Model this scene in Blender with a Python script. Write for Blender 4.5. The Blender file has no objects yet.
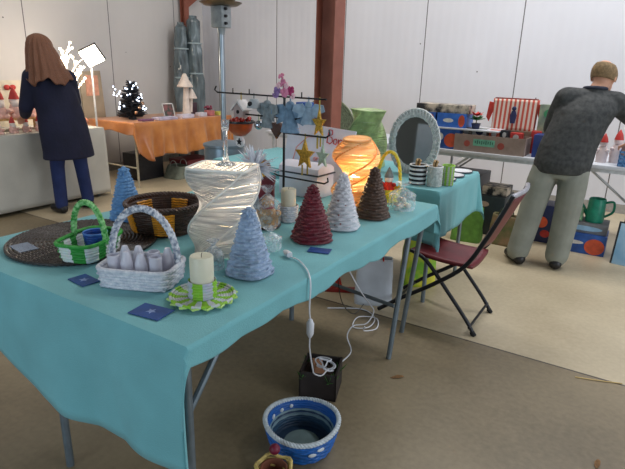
import bpy, bmesh, math, random
from mathutils import Vector, Matrix, Euler, noise
random.seed(7)
PI = math.pi
scene = bpy.context.scene
COL = scene.collection

# ------------------------------------------------------------------ camera
cam_data = bpy.data.cameras.new('camera')
cam = bpy.data.objects.new('camera', cam_data)
COL.objects.link(cam)
cam_data.sensor_fit = 'HORIZONTAL'
cam_data.sensor_width = 36.0
cam_data.lens = 36.0 * 520.0 / 625.0
cam_data.clip_start = 0.05
_R = Vector((0.84376081, 0.5360591, 0.02661465))
_U = Vector((-0.18361507, 0.24170518, 0.95281903))
_B = -Vector((-0.50433441, 0.80883821, -0.30236989))
_m = Matrix((_R, _U, _B)).transposed().to_4x4()
_m.translation = Vector((0.87152, -0.81182, 1.42))
cam.matrix_world = _m
scene.camera = cam

# ------------------------------------------------------------------ world, lights, exposure
world = bpy.data.worlds.new('world')
scene.world = world
world.use_nodes = True
wb = world.node_tree.nodes['Background']
wb.inputs[0].default_value = (0.80, 0.88, 1.0, 1)
wb.inputs[1].default_value = 0.5

def area(name, loc, target, sx, sy, power, color):
    d = bpy.data.lights.new(name, 'AREA')
    d.shape = 'RECTANGLE'; d.size = sx; d.size_y = sy; d.energy = power; d.color = color
    o = bpy.data.objects.new(name, d); COL.objects.link(o)
    o.location = loc
    o.rotation_euler = (Vector(target) - Vector(loc)).to_track_quat('-Z', 'Y').to_euler()
    return o
area('ceiling_lamp', (-1.2, 3.9, 4.6), (-1.2, 4.1, 0), 2.6, 0.5, 70, (1.0, 0.97, 0.93))
area('ceiling_lamp', (1.2, 3.9, 4.6), (1.4, 4.4, 0), 2.6, 0.5, 105, (0.93, 0.96, 1.0))
area('ceiling_lamp', (-3.4, 1.2, 4.6), (-3.6, 1.6, 0), 2.6, 0.5, 40, (1.0, 0.92, 0.82))
area('door_and_fill_light', (5.6, 1.2, 2.0), (0.2, 2.6, 0.7), 3.0, 3.0, 120, (0.86, 0.93, 1.0))  # daylight from the door on the right
area('door_and_fill_light', (-0.9, -4.4, 1.5), (-0.9, 0.8, 0.7), 3.2, 2.2, 95, (0.70, 0.86, 1.0))  # added cool fill to brighten the hanging teal cloth; no door stands here
scene.view_settings.view_transform = 'Standard'
scene.view_settings.look = 'None'
scene.view_settings.gamma = 1.0
scene.view_settings.use_curve_mapping = False
scene.view_settings.exposure = 0.0

# ------------------------------------------------------------------ materials
_mats = {}
def hexc(r, g, b):
    f = lambda c: ((c / 255) / 12.92) if c / 255 <= 0.04045 else (((c / 255) + 0.055) / 1.055) ** 2.4
    return (f(r), f(g), f(b), 1)

def mat(name, rgb, rough=0.6, metal=0.0, vary=0.12, scale=20, bump=0.0, bscale=None, trans=0.0, emit=None, estr=0.0,
        alpha=1.0, stretch=(1, 1, 1), sheen=0.0, rgb2=None, contrast=0.0, translucent=0.0, coat=0.0):
    if name in _mats: return _mats[name]
    m = bpy.data.materials.new(name); m.use_nodes = True
    nt = m.node_tree; nd = nt.nodes; lk = nt.links
    b = nd['Principled BSDF']; out = nd['Material Output']
    c = hexc(*rgb)
    tc = nd.new('ShaderNodeTexCoord'); mp = nd.new('ShaderNodeMapping'); mp.inputs['Scale'].default_value = stretch
    lk.new(tc.outputs['Object'], mp.inputs[0])
    ns = nd.new('ShaderNodeTexNoise'); ns.inputs['Scale'].default_value = scale; ns.inputs['Detail'].default_value = 4
    lk.new(mp.outputs[0], ns.inputs['Vector'])
    cr = nd.new('ShaderNodeValToRGB')
    if rgb2 is None:
        c1 = tuple(max(0, x * (1 - vary * 1.6)) for x in c[:3]) + (1,)
        c2 = tuple(min(1, x * (1 + vary * 1.6)) for x in c[:3]) + (1,)
    else:
        c1, c2 = c, hexc(*rgb2)
    cr.color_ramp.elements[0].color = c1; cr.color_ramp.elements[1].color = c2
    cr.color_ramp.elements[0].position = 0.3 + contrast * 0.15; cr.color_ramp.elements[1].position = 0.7 - contrast * 0.15
    lk.new(ns.outputs['Fac'], cr.inputs[0]); lk.new(cr.outputs[0], b.inputs['Base Color'])
    b.inputs['Roughness'].default_value = rough; b.inputs['Metallic'].default_value = metal
    b.inputs['Transmission Weight'].default_value = trans
    b.inputs['Alpha'].default_value = alpha
    b.inputs['Sheen Weight'].default_value = sheen
    b.inputs['Coat Weight'].default_value = coat
    if emit: b.inputs['Emission Color'].default_value = hexc(*emit); b.inputs['Emission Strength'].default_value = estr
    if bump:
        n2 = nd.new('ShaderNodeTexNoise'); n2.inputs['Scale'].default_value = bscale or scale * 3; n2.inputs['Detail'].default_value = 3
        lk.new(mp.outputs[0], n2.inputs['Vector'])
        bp = nd.new('ShaderNodeBump'); bp.inputs['Strength'].default_value = bump; bp.inputs['Distance'].default_value = 0.01
        lk.new(n2.outputs['Fac'], bp.inputs['Height']); lk.new(bp.outputs[0], b.inputs['Normal'])
    if translucent:
        tr = nd.new('ShaderNodeBsdfTranslucent'); lk.new(cr.outputs[0], tr.inputs[0])
        mx = nd.new('ShaderNodeMixShader'); mx.inputs[0].default_value = translucent
        lk.new(b.outputs[0], mx.inputs[1]); lk.new(tr.outputs[0], mx.inputs[2]); lk.new(mx.outputs[0], out.inputs[0])
    _mats[name] = m
    return m

def stripes(name, c1, c2, freq, axis='X', rough=0.7, wob=0.0, sharp=True):
    """alternating colour bands printed or woven on a surface (object coordinates)"""
    if name in _mats: return _mats[name]
    m = bpy.data.materials.new(name); m.use_nodes = True
    nt = m.node_tree; nd = nt.nodes; lk = nt.links; b = nd['Principled BSDF']
    tc = nd.new('ShaderNodeTexCoord')
    w = nd.new('ShaderNodeTexWave'); w.wave_type = 'BANDS'; w.bands_direction = axis
    w.inputs['Scale'].default_value = freq; w.inputs['Distortion'].default_value = wob
    lk.new(tc.outputs['Object'], w.inputs['Vector'])
    cr = nd.new('ShaderNodeValToRGB')
    if sharp: cr.color_ramp.elements[0].position = 0.46; cr.color_ramp.elements[1].position = 0.54
    cr.color_ramp.elements[0].color = hexc(*c1); cr.color_ramp.elements[1].color = hexc(*c2)
    lk.new(w.outputs['Fac'], cr.inputs[0]); lk.new(cr.outputs[0], b.inputs['Base Color'])
    b.inputs['Roughness'].default_value = rough
    _mats[name] = m
    return m

def film(name, tint=(235, 240, 245), amount=0.35):
    """thin clear cellophane: mostly see-through, glossy"""
    if name in _mats: return _mats[name]
    m = bpy.data.materials.new(name); m.use_nodes = True
    nt = m.node_tree; nd = nt.nodes; lk = nt.links
    b = nd['Principled BSDF']; b.inputs['Base Color'].default_value = hexc(*tint); b.inputs['Roughness'].default_value = 0.15
    ns = nd.new('ShaderNodeTexNoise'); ns.inputs['Scale'].default_value = 45
    cr = nd.new('ShaderNodeValToRGB'); cr.color_ramp.elements[0].position = 0.45; cr.color_ramp.elements[1].position = 0.75
    cr.color_ramp.elements[0].color = (amount * .5,) * 3 + (1,); cr.color_ramp.elements[1].color = (min(1, amount * 2),) * 3 + (1,)
    tc = nd.new('ShaderNodeTexCoord'); lk.new(tc.outputs['Object'], ns.inputs['Vector'])
    t = nd.new('ShaderNodeBsdfTransparent'); mx = nd.new('ShaderNodeMixShader')
    lk.new(ns.outputs['Fac'], cr.inputs[0]); lk.new(cr.outputs[0], mx.inputs[0])
    lk.new(t.outputs[0], mx.inputs[1]); lk.new(b.outputs[0], mx.inputs[2]); lk.new(mx.outputs[0], nd['Material Output'].inputs[0])
    _mats[name] = m
    return m

# ------------------------------------------------------------------ mesh builder
def rotm(rx=0, ry=0, rz=0): return Euler((rx, ry, rz)).to_matrix()

class MB:
    def __init__(s): s.bm = bmesh.new()
    def face(s, vs):
        try: return s.bm.faces.new(vs)
        except ValueError: return None
    def box(s, c, d, rot=None, bev=0.0):
        c = Vector(c); R = rot or Matrix.Identity(3)
        r = bmesh.ops.create_cube(s.bm, size=1.0)
        vs = r['verts']
        for v in vs: v.co = Vector((v.co.x * d[0], v.co.y * d[1], v.co.z * d[2]))
        if bev:
            es = list({e for v in vs for e in v.link_edges})
            g = bmesh.ops.bevel(s.bm, geom=es, offset=bev, segments=2, affect='EDGES', profile=0.6)
            vs = list({v for f in g['faces'] for v in f.verts} | {v for v in vs if v.is_valid})
        for v in vs: v.co = R @ v.co + c
        return s
    def tube(s, pts, r, n=8, closed=False, radii=None, flat=1.0, cap=True):
        pts = [Vector(p) for p in pts]; N = len(pts); rings = []
        up = None
        for i, p in enumerate(pts):
            if closed: t = pts[(i + 1) % N] - pts[i - 1]
            else: t = pts[min(i + 1, N - 1)] - pts[max(i - 1, 0)]
            t = t.normalized() if t.length > 1e-9 else Vector((0, 0, 1))
            if up is None:
                up = Vector((0, 0, 1)) if abs(t.z) < 0.9 else Vector((1, 0, 0))
            a = up - t * up.dot(t)
            if a.length < 1e-6: a = t.orthogonal()
            a.normalize(); b = t.cross(a); up = a
            rr = radii[i] if radii else r
            rings.append([s.bm.verts.new(p + a * math.cos(2 * PI * k / n) * rr + b * math.sin(2 * PI * k / n) * rr * flat) for k in range(n)])
        M = N if closed else N - 1
        for i in range(M):
            A, B = rings[i], rings[(i + 1) % N]
            for k in range(n): s.face([A[k], A[(k + 1) % n], B[(k + 1) % n], B[k]])
        if cap and not closed:
            s.face(rings[0][::-1]); s.face(rings[-1])
        return s
    def lathe(s, prof, n=32, c=(0, 0, 0), sx=1, sy=1, rot=None):
        c = Vector(c); R = rot or Matrix.Identity(3); rings = []
        for r, z in prof:
            rings.append([s.bm.verts.new(R @ Vector((r * sx * math.cos(2 * PI * k / n), r * sy * math.sin(2 * PI * k / n), z)) + c) for k in range(n)])
        for A, B in zip(rings, rings[1:]):
            for k in range(n): s.face([A[k], A[(k + 1) % n], B[(k + 1) % n], B[k]])
        if prof[0][0] > 1e-6: s.face(rings[0][::-1])
        if prof[-1][0] > 1e-6: s.face(rings[-1])
        return s
    def ball(s, c, r, sc=(1, 1, 1), rot=None, u=16, v=10):
        R = rot or Matrix.Identity(3)
        g = bmesh.ops.create_uvsphere(s.bm, u_segments=u, v_segments=v, radius=r)
        for w in g['verts']: w.co = R @ Vector((w.co.x * sc[0], w.co.y * sc[1], w.co.z * sc[2])) + Vector(c)
        return s
    def capsule(s, p0, r0, p1, r1, n=14):
        p0, p1 = Vector(p0), Vector(p1); k = 6
        s.tube([p0.lerp(p1, i / k) for i in range(k + 1)], 0, n=n, radii=[r0 + (r1 - r0) * i / k for i in range(k + 1)])
        s.ball(p0, r0, u=n, v=8); s.ball(p1, r1, u=n, v=8)
        return s
    def chain(s, ps):
        for (a, ra), (b, rb) in zip(ps, ps[1:]): s.capsule(a, ra, b, rb)
        return s
    def loft(s, secs, n=24, rot=None):
        """secs: (centre, rx, ry[, yaw]) horizontal ellipses stacked"""
        rings = []
        for q in secs:
            c = Vector(q[0]); rx, ry = q[1], q[2]; yw = q[3] if len(q) > 3 else 0
            rings.append([s.bm.verts.new(c + rotm(0, 0, yw) @ Vector((rx * math.cos(2 * PI * k / n), ry * math.sin(2 * PI * k / n), 0))) for k in range(n)])
        for A, B in zip(rings, rings[1:]):
            for k in range(n): s.face([A[k], A[(k + 1) % n], B[(k + 1) % n], B[k]])
        s.face(rings[0][::-1]); s.face(rings[-1])
        return s
    def prism(s, pts, d, M=None):
        """2-D outline (x,z) extruded along y by d"""
        M = M or Matrix.Identity(4)
        a = [s.bm.verts.new(M @ Vector((x, -d / 2, z))) for x, z in pts]
        b = [s.bm.verts.new(M @ Vector((x, d / 2, z))) for x, z in pts]
        s.face(a); s.face(b[::-1])
        for i in range(len(a)): s.face([a[i - 1], b[i - 1], b[i], a[i]])
        return s
    def grid(s, f, nu, nv, wrap=False):
        vs = [[s.bm.verts.new(f(i / nu, j / nv)) for i in range(nu if wrap else nu + 1)] for j in range(nv + 1)]
        for j in range(nv):
            for i in range(nu):
                i2 = (i + 1) % nu if wrap else i + 1
                s.face([vs[j][i], vs[j][i2], vs[j + 1][i2], vs[j + 1][i]])
        return s
    def weave(s, sec, z0, z1, rows, stakes, amp=0.003, sub=3, sq=None, lumpy=0.0):
        """woven wall: sec(t)->(rx,ry,cx,cy); sq = squareness exponent (None = round)"""
        nu = stakes * 4; nv = rows * sub
        def f(u, t):
            a = 2 * PI * u; rx, ry, cx, cy = sec(t)
            ca, sa = math.cos(a), math.sin(a)
            if sq:
                k = (abs(ca) ** sq + abs(sa) ** sq) ** (-1 / sq); ca *= k; sa *= k
            row = int(min(t * rows, rows - 1e-6)); ph = t * rows - row
            off = amp * (0.9 * abs(math.sin(PI * ph)) + 0.7 * math.cos(stakes * a + PI * row) * abs(math.sin(PI * ph)))
            if lumpy: off += lumpy * noise.noise(Vector((ca * 4, sa * 4, row * 1.7)))
            k = 1 + off / max(0.008, min(rx, ry) if min(rx, ry) > 0 else 0.008)
            return Vector((cx + rx * ca * k, cy + ry * sa * k, z0 + (z1 - z0) * t))
        return s.grid(f, nu, nv, wrap=True)

def link(name, mb, m, parent=None, loc=None, rotz=0, smooth=True, label=None, solid=0.0, remesh=0.0, smooth_iter=0):
    me = bpy.data.meshes.new(name)
    bmesh.ops.recalc_face_normals(mb.bm, faces=mb.bm.faces)
    mb.bm.to_mesh(me); mb.bm.free()
    if smooth:
        for p in me.polygons: p.use_smooth = True
        try: me.set_sharp_from_angle(angle=math.radians(42))
        except Exception: pass
    o = bpy.data.objects.new(name, me); COL.objects.link(o)
    for mm in (m if isinstance(m, (list, tuple)) else [m]): me.materials.append(mm)
    if parent: o.parent = parent
    if loc is not None: o.location = loc
    if rotz: o.rotation_euler.z = rotz
    if label: o['label'] = label
    if remesh:
        md = o.modifiers.new('remesh', 'REMESH'); md.mode = 'VOXEL'; md.voxel_size = remesh; md.use_smooth_shade = True
        if smooth_iter:
            sm = o.modifiers.new('smooth', 'SMOOTH'); sm.factor = 0.6; sm.iterations = smooth_iter
    if solid:
        md = o.modifiers.new('solid', 'SOLIDIFY'); md.thickness = solid; md.offset = 0
    return o

def thing(name, label, cat, loc=(0, 0, 0), rotz=0, group=None):
    o = bpy.data.objects.new(name, None); COL.objects.link(o)
    o.empty_display_size = 0.05
    o.location = loc; o.rotation_euler = (0, 0, rotz); o['label'] = label; o['category'] = cat
    if group: o['group'] = group
    return o
def single(name, mb, m, label, cat, loc=(0, 0, 0), rotz=0, group=None, **k):
    o = link(name, mb, m, None, loc, rotz, **k)
    o['label'] = label; o['category'] = cat
    if group: o['group'] = group
    return o
def struct(name, mb, m, **k):
    o = link(name, mb, m, smooth=False, **k); o['kind'] = 'structure'; return o
def copy_tree(o, parent=None):
    c = o.copy(); COL.objects.link(c)
    if parent: c.parent = parent
    for ch in list(o.children):
        copy_tree(ch, c)
    return c
def glow(name, loc, power, color, r=0.03):
    d = bpy.data.lights.new(name, 'POINT'); d.energy = power; d.color = color; d.shadow_soft_size = r
    o = bpy.data.objects.new(name, d); COL.objects.link(o); o.location = loc
    return o

TZ = 0.758      # cloth surface on the tables

# ------------------------------------------------------------------ SETTING
def floor_mat():
    m = bpy.data.materials.new('concrete_floor'); m.use_nodes = True
    nt = m.node_tree; nd = nt.nodes; lk = nt.links; b = nd['Principled BSDF']
    tc = nd.new('ShaderNodeTexCoord'); sp = nd.new('ShaderNodeSeparateXYZ'); lk.new(tc.outputs['Object'], sp.inputs[0])
    n1 = nd.new('ShaderNodeTexNoise'); n1.inputs['Scale'].default_value = 1.3; n1.inputs['Detail'].default_value = 6
    n2 = nd.new('ShaderNodeTexNoise'); n2.inputs['Scale'].default_value = 38; n2.inputs['Detail'].default_value = 4
    lk.new(tc.outputs['Object'], n1.inputs['Vector']); lk.new(tc.outputs['Object'], n2.inputs['Vector'])
    add = nd.new('ShaderNodeMath'); add.operation = 'MULTIPLY_ADD'; add.inputs[1].default_value = 0.35
    lk.new(n2.outputs['Fac'], add.inputs[0]); lk.new(n1.outputs['Fac'], add.inputs[2])
    cr = nd.new('ShaderNodeValToRGB')
    cr.color_ramp.elements[0].position = 0.45; cr.color_ramp.elements[1].position = 0.9
    cr.color_ramp.elements[0].color = hexc(108, 95, 72); cr.color_ramp.elements[1].color = hexc(150, 134, 106)
    lk.new(add.outputs[0], cr.inputs[0])
    # newer, paler pour beyond the joint
    cr2 = nd.new('ShaderNodeValToRGB')
    cr2.color_ramp.elements[0].position = 0.45; cr2.color_ramp.elements[1].position = 0.9
    cr2.color_ramp.elements[0].color = hexc(170, 154, 126); cr2.color_ramp.elements[1].color = hexc(204, 189, 160)
    lk.new(add.outputs[0], cr2.inputs[0])
    gt = nd.new('ShaderNodeMath'); gt.operation = 'GREATER_THAN'; gt.inputs[1].default_value = 1.86; lk.new(sp.outputs['Y'], gt.inputs[0])
    mx = nd.new('ShaderNodeMixRGB'); lk.new(gt.outputs[0], mx.inputs[0]); lk.new(cr.outputs[0], mx.inputs[1]); lk.new(cr2.outputs[0], mx.inputs[2])
    # thin dark joint
    sb = nd.new('ShaderNodeMath'); sb.operation = 'SUBTRACT'; sb.inputs[1].default_value = 1.86; lk.new(sp.outputs['Y'], sb.inputs[0])
    ab = nd.new('ShaderNodeMath'); ab.operation = 'ABSOLUTE'; lk.new(sb.outputs[0], ab.inputs[0])
    lt = nd.new('ShaderNodeMath'); lt.operation = 'LESS_THAN'; lt.inputs[1].default_value = 0.006; lk.new(ab.outputs[0], lt.inputs[0])
    mx2 = nd.new('ShaderNodeMixRGB'); mx2.inputs[2].default_value = hexc(70, 62, 54); lk.new(lt.outputs[0], mx2.inputs[0]); lk.new(mx.outputs[0], mx2.inputs[1])
    lk.new(mx2.outputs[0], b.inputs['Base Color'])
    b.inputs['Roughness'].default_value = 0.42
    bp = nd.new('ShaderNodeBump'); bp.inputs['Strength'].default_value = 0.12; bp.inputs['Distance'].default_value = 0.005
    lk.new(n2.outputs['Fac'], bp.inputs['Height']); lk.new(bp.outputs[0], b.inputs['Normal'])
    return m
fl = MB().box((-0.4, -0.1, -0.05), (10.6, 12.2, 0.1)); struct('floor', fl, floor_mat())

def panel_mat(name, rgb, axis, origin, pitch):
    m = bpy.data.materials.new(name); m.use_nodes = True
    nt = m.node_tree; nd = nt.nodes; lk = nt.links; b = nd['Principled BSDF']
    tc = nd.new('ShaderNodeTexCoord'); sp = nd.new('ShaderNodeSeparateXYZ'); lk.new(tc.outputs['Object'], sp.inputs[0])
    def math_(op, a, v, v3=None):
        q = nd.new('ShaderNodeMath'); q.operation = op; lk.new(a, q.inputs[0]); q.inputs[1].default_value = v; return q.outputs[0]
    x = math_('SUBTRACT', sp.outputs[axis], origin - 50 * pitch); x = math_('DIVIDE', x, pitch); x = math_('FRACT', x, 0); 
    seam = math_('LESS_THAN', x, 0.010)
    r = math_('MULTIPLY', sp.outputs[axis], 60.0); r = math_('SINE', r, 0)
    n1 = nd.new('ShaderNodeTexNoise'); n1.inputs['Scale'].default_value = 0.8; n1.inputs['Detail'].default_value = 5
    lk.new(tc.outputs['Object'], n1.inputs['Vector'])
    cr = nd.new('ShaderNodeValToRGB'); c = hexc(*rgb)
    cr.color_ramp.elements[0].color = tuple(q * 0.9 for q in c[:3]) + (1,); cr.color_ramp.elements[1].color = c
    cr.color_ramp.elements[0].position = .3; cr.color_ramp.elements[1].position = .7
    lk.new(n1.outputs['Fac'], cr.inputs[0])
    # a few screw heads / specks
    vo = nd.new('ShaderNodeTexVoronoi'); vo.inputs['Scale'].default_value = 2.4; lk.new(tc.outputs['Object'], vo.inputs['Vector'])
    dot = math_('LESS_THAN', vo.outputs['Distance'], 0.022)
    mxn = nd.new('ShaderNodeMath'); mxn.operation = 'MAXIMUM'; lk.new(seam, mxn.inputs[0]); lk.new(dot, mxn.inputs[1])
    mx = nd.new('ShaderNodeMixRGB'); mx.inputs[2].default_value = hexc(96, 92, 92); lk.new(mxn.outputs[0], mx.inputs[0]); lk.new(cr.outputs[0], mx.inputs[1])
    lk.new(mx.outputs[0], b.inputs['Base Color'])
    b.inputs['Roughness'].default_value = 0.55
    bp = nd.new('ShaderNodeBump'); bp.inputs['Strength'].default_value = 0.15; bp.inputs['Distance'].default_value = 0.004
    lk.new(r, bp.inputs['Height']); lk.new(bp.outputs[0], b.inputs['Normal'])
    return m
w = MB().box((-0.4, 5.76, 2.2), (9.9, 0.12, 4.4)); struct('wall_back', w, panel_mat('wall_panels_back', (222, 221, 226), 'X', -3.9, 1.13))
w = MB().box((-5.40, -0.2, 2.2), (0.12, 11.9, 4.4)); struct('wall_left', w, panel_mat('wall_panels_left', (208, 203, 199), 'Y', 2.8, 1.145))
m_trim = mat('wall_foot_strip', (150, 146, 140), 0.6)
struct('baseboard_back', MB().box((-0.4, 5.69, 0.05), (9.84, 0.02, 0.10)), m_trim)
struct('baseboard_left', MB().box((-5.33, -0.2, 0.05), (0.02, 11.8, 0.10)), m_trim)
struct('wall_front', MB().box((-0.4, -6.2, 2.2), (9.9, 0.12, 4.4)), mat('dark_front_wall', (84, 86, 84), 0.8, vary=.3, scale=1.2))
struct('ceiling', MB().box((-0.4, -0.2, 4.75), (10.2, 12.1, 0.1)), mat('hall_ceiling', (150, 146, 140), 0.9, vary=.05))

# steel columns
m_steel = mat('red_oxide_steel', (122, 66, 50), 0.55, 0.0, vary=0.2, scale=5, bump=0.1, rgb2=(150, 88, 70))
def steel_column(label, x, y, w, rz, haunch=False):
    t = thing('steel_column', label, 'column', (x, y, 0), rz)
    b = MB(); H = 4.3
    b.box((0, -w / 2, H / 2), (w, 0.012, H)); b.box((0, w / 2, H / 2), (w, 0.012, H))
    link('flange', b, m_steel, t, smooth=False)
    link('web', MB().box((0, 0, H / 2), (0.01, w - 0.012, H)), m_steel, t, smooth=False)
    link('base_plate', MB().box((0, 0, 0.008), (w * 1.4, w * 1.4, 0.016)), m_steel, t, smooth=False)
    if haunch:
        link('haunch', MB().prism([(-0.0, 2.22), (-0.0, 2.34), (-0.42, 2.62), (-0.42, 2.50)], 0.09), m_steel, t, smooth=False)
    return t
steel_column('reddish brown steel column rising behind the white sign with red script', -1.47, 3.13, 0.165, PI / 2 + 0.0)
steel_column('thin reddish steel post with slanting bracket above the wrapped grey bundles', -5.24, 5.22, 0.085, -PI / 2, haunch=True)

# ------------------------------------------------------------------ tables and cloths
m_leg = mat('grey_metal_tube', (120, 132, 140), 0.4, 0.6, vary=0.1)
m_top = mat('table_board', (190, 186, 176), 0.6)
m_rust = mat('worn_pale_metal', (176, 172, 160), 0.5, 0.3, vary=0.2)

def trestle_table(label, x0, x1, y0, y1, legs, top=0.75, mleg=None, bars=(), group=None):
    """legs: list of (foot xy, head xy)"""
    cx, cy = (x0 + x1) / 2, (y0 + y1) / 2
    t = thing('folding_table', label, 'table', (cx, cy, 0), 0, group)
    link('tabletop', MB().box((0, 0, top - 0.015), (x1 - x0, y1 - y0, 0.03), bev=0.004), m_top, t)
    fr = MB(); i = 0.03; hx, hy = (x1 - x0) / 2 - i, (y1 - y0) / 2 - i
    for a, b, c, d in ((0, hy, 2 * hx, .02), (0, -hy, 2 * hx, .02), (hx, 0, .02, 2 * hy), (-hx, 0, .02, 2 * hy)):
        fr.box((a, b, top - 0.045), (c, d, 0.03))
    link('apron_frame', fr, mleg or m_leg, t, smooth=False)
    for (fx, fy), (gx, gy) in legs:
        link('leg', MB().tube([(fx - cx, fy - cy, 0), (gx - cx, gy - cy, top - 0.03)], 0.014, n=10), mleg or m_leg, t)
    for p, q in bars:
        link('crossbar', MB().tube([(p[0] - cx, p[1] - cy, p[2]), (q[0] - cx, q[1] - cy, q[2])], 0.010, n=8), mleg or m_leg, t)
    return t

def cloth_mesh(x0, x1, y0, y1, z, oL, oR, oN, oF, p=2.0, amp=0.02, freq=9.0, seed=0, step=0.02, bulge=0.010, crease=0.0015, flare=0.16):
    """oL(t), oR(t), oN(s), oF(s): overhang lengths as functions of position"""
    b = MB()
    W_, D_ = x1 - x0, y1 - y0
    nL = nR = nN = nF = 14
    nx = max(10, int(W_ / step)); ny = max(10, int(D_ / step))
    us = [-(nL - i) / nL for i in range(nL)] + [i / nx for i in range(nx + 1)] + [1 + (i + 1) / nR for i in range(nR)]
    vs = [-(nN - i) / nN for i in range(nN)] + [i / ny for i in range(ny + 1)] + [1 + (i + 1) / nF for i in range(nF)]
    grid = []
    for vv in vs:
        row = []
        for uu in us:
            cx = min(max(uu, 0), 1); cy = min(max(vv, 0), 1)
            X, Y = x0 + cx * W_, y0 + cy * D_
            dx = (-uu) * oL(cy) if uu < 0 else ((uu - 1) * oR(cy) if uu > 1 else 0)
            dy = (-vv) * oN(cx) if vv < 0 else ((vv - 1) * oF(cx) if vv > 1 else 0)
            sx = -1 if uu < 0 else 1; sy = -1 if vv < 0 else 1
            d = (dx ** p + dy ** p) ** (1 / p) if (dx > 0 or dy > 0) else 0
            if d > 0:
                ux, uy = (sx * dx) / math.hypot(dx, dy), (sy * dy) / math.hypot(dx, dy)
                along = (X + 1.3 * Y) * freq + seed + (math.atan2(uy, ux) * 2.2)
                wv = noise.noise(Vector((along * 0.6, seed, d * 1.2)))
                both = 4 * abs(ux * uy) ** 2
                o = min(bulge, d * 0.7) + d * (amp * 4 * (wv + 0.25) + flare * both)
                o = max(o, min(bulge, d * 0.7) * 0.9)
                Z = z - max(0, d - 0.006)
                P = Vector((X + ux * o, Y + uy * o, Z))
            else:
                P = Vector((X, Y, z + crease * noise.noise(Vector((X * 7, Y * 7, seed)))))
            row.append(b.bm.verts.new(P))
        grid.append(row)
    for j in range(len(vs) - 1):
        for i in range(len(us) - 1):
            b.face([grid[j][i], grid[j][i + 1], grid[j + 1][i + 1], grid[j + 1][i]])
    return b
m_teal = mat('teal_tablecloth', (116, 182, 188), 0.85, vary=0.05, scale=6, bump=0.25, bscale=260, sheen=0.15, translucent=0.06)

# main table
MX0, MX1, MY0, MY1 = -1.20, 0.0, 0.0, 1.80
trestle_table('long display table under the teal cloth crowded with wicker decorations', MX0, MX1, MY0, MY1,
    [((-0.055, 0.05), (-0.055, 0.05)), ((-0.70, 0.06), (-0.70, 0.06)), ((-0.04, 1.43), (-0.03, 1.56)), ((-0.10, 1.74), (-0.03, 1.74)), ((-0.70, 1.50), (-0.70, 1.50))],
    bars=[((-0.055, 0.05, 0.34), (-0.70, 0.06, 0.38)), ((-0.04, 1.45, 0.29), (-0.70, 1.50, 0.32)), ((-0.055, 0.05, 0.50), (-0.04, 0.20, 0.70))])
def hemN(s):
    b_ = (1 - s) * 1.2
    z = 0.36 if b_ < 0.3 else (0.36 + 0.0 * (b_ - .3) if b_ < 0.65 else 0.36 + (b_ - 0.65) * 0.3)
    return 0.758 - z
cl = cloth_mesh(MX0 - .004, MX1 + .004, MY0 - .004, MY1 + .004, 0.7555,
    lambda t: 0.22, lambda t: 0.060 + 0.035 * t + 0.025 * abs(noise.noise(Vector((t * 9, 3, 0)))) + 0.006 * math.sin(t * 24),
    hemN, lambda s: 0.17, amp=0.035, freq=7, seed=2.1)
single('tablecloth', cl, m_teal, 'long teal tablecloth on the nearest table, hanging low at its near end', 'tablecloth', solid=0.002)

# table at right angles to it
T2 = (-1.85, -0.09, 2.12, 2.93)
trestle_table('short-ended table under teal cloth holding the mirror and plates', *T2,
    [((-0.15, 2.2), (-0.15, 2.2)), ((-0.15, 2.86), (-0.15, 2.86)), ((-1.75, 2.2), (-1.75, 2.2)), ((-1.75, 2.86), (-1.75, 2.86))])
cl = cloth_mesh(T2[0] - .004, T2[1] + .004, T2[2] - .004, T2[3] + .004, 0.7555,
    lambda t: 0.3, lambda t: 0.30 - 0.015 * math.sin(t * 9), lambda s: 0.33, lambda s: 0.30, p=3.2, amp=0.03, freq=13, seed=5.4)
single('tablecloth', cl, m_teal, 'teal tablecloth on the far table, carrying the mirror and round white plates', 'tablecloth', solid=0.002)

# vendor row along the back wall
m_white_top = mat('white_folding_table', (206, 208, 214), 0.5, vary=0.04)
m_white_leg = mat('white_folding_leg', (196, 198, 200), 0.4, 0.3)
VY0, VY1 = 3.93, 4.68
_m_top_keep = m_top
m_top = m_white_top
trestle_table('white folding table where the man in the dark shirt browses', -0.86, 0.96, VY0, VY1,
    [((-0.80, 4.0), (-0.80, 4.0)), ((-0.80, 4.6), (-0.80, 4.6)), ((0.9, 4.0), (0.9, 4.0)), ((0.9, 4.6), (0.9, 4.6))], mleg=m_white_leg,
    bars=[((-0.80, 4.0, 0.42), (-0.42, 4.0, 0.72)), ((-0.80, 4.6, 0.42), (-0.42, 4.6, 0.72)), ((0.9, 4.0, 0.42), (0.52, 4.0, 0.72))])
trestle_table('white folding table mostly hidden behind the column and mirror', -2.75, -0.93, VY0, VY1,
    [((-2.69, 4.0), (-2.69, 4.0)), ((-2.69, 4.6), (-2.69, 4.6)), ((-0.99, 4.0), (-0.99, 4.0)), ((-0.99, 4.6), (-0.99, 4.6))], mleg=m_white_leg)
m_top = _m_top_keep

# woman's stall
m_wcloth = mat('white_table_cover', (196, 192, 182), 0.7, vary=0.05, scale=4, bump=0.1, bscale=8)
trestle_table('stall table covered to the floor in white, behind the woman', -4.92, -4.16, 0.70, 2.84,
    [((-4.22, 0.8), (-4.22, 0.8)), ((-4.86, 0.8), (-4.86, 0.8)), ((-4.22, 2.76), (-4.22, 2.76)), ((-4.86, 2.76), (-4.86, 2.76))])
cl = cloth_mesh(-4.93, -4.15, 0.69, 2.85, 0.7555, lambda t: 0.70, lambda t: 0.725, lambda s: 0.70, lambda s: 0.725, p=8, amp=0.006, freq=5, seed=9, flare=0.0)
single('tablecloth', cl, m_wcloth, 'white cover reaching the floor around the stall where the woman stands', 'tablecloth', solid=0.002)

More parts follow.
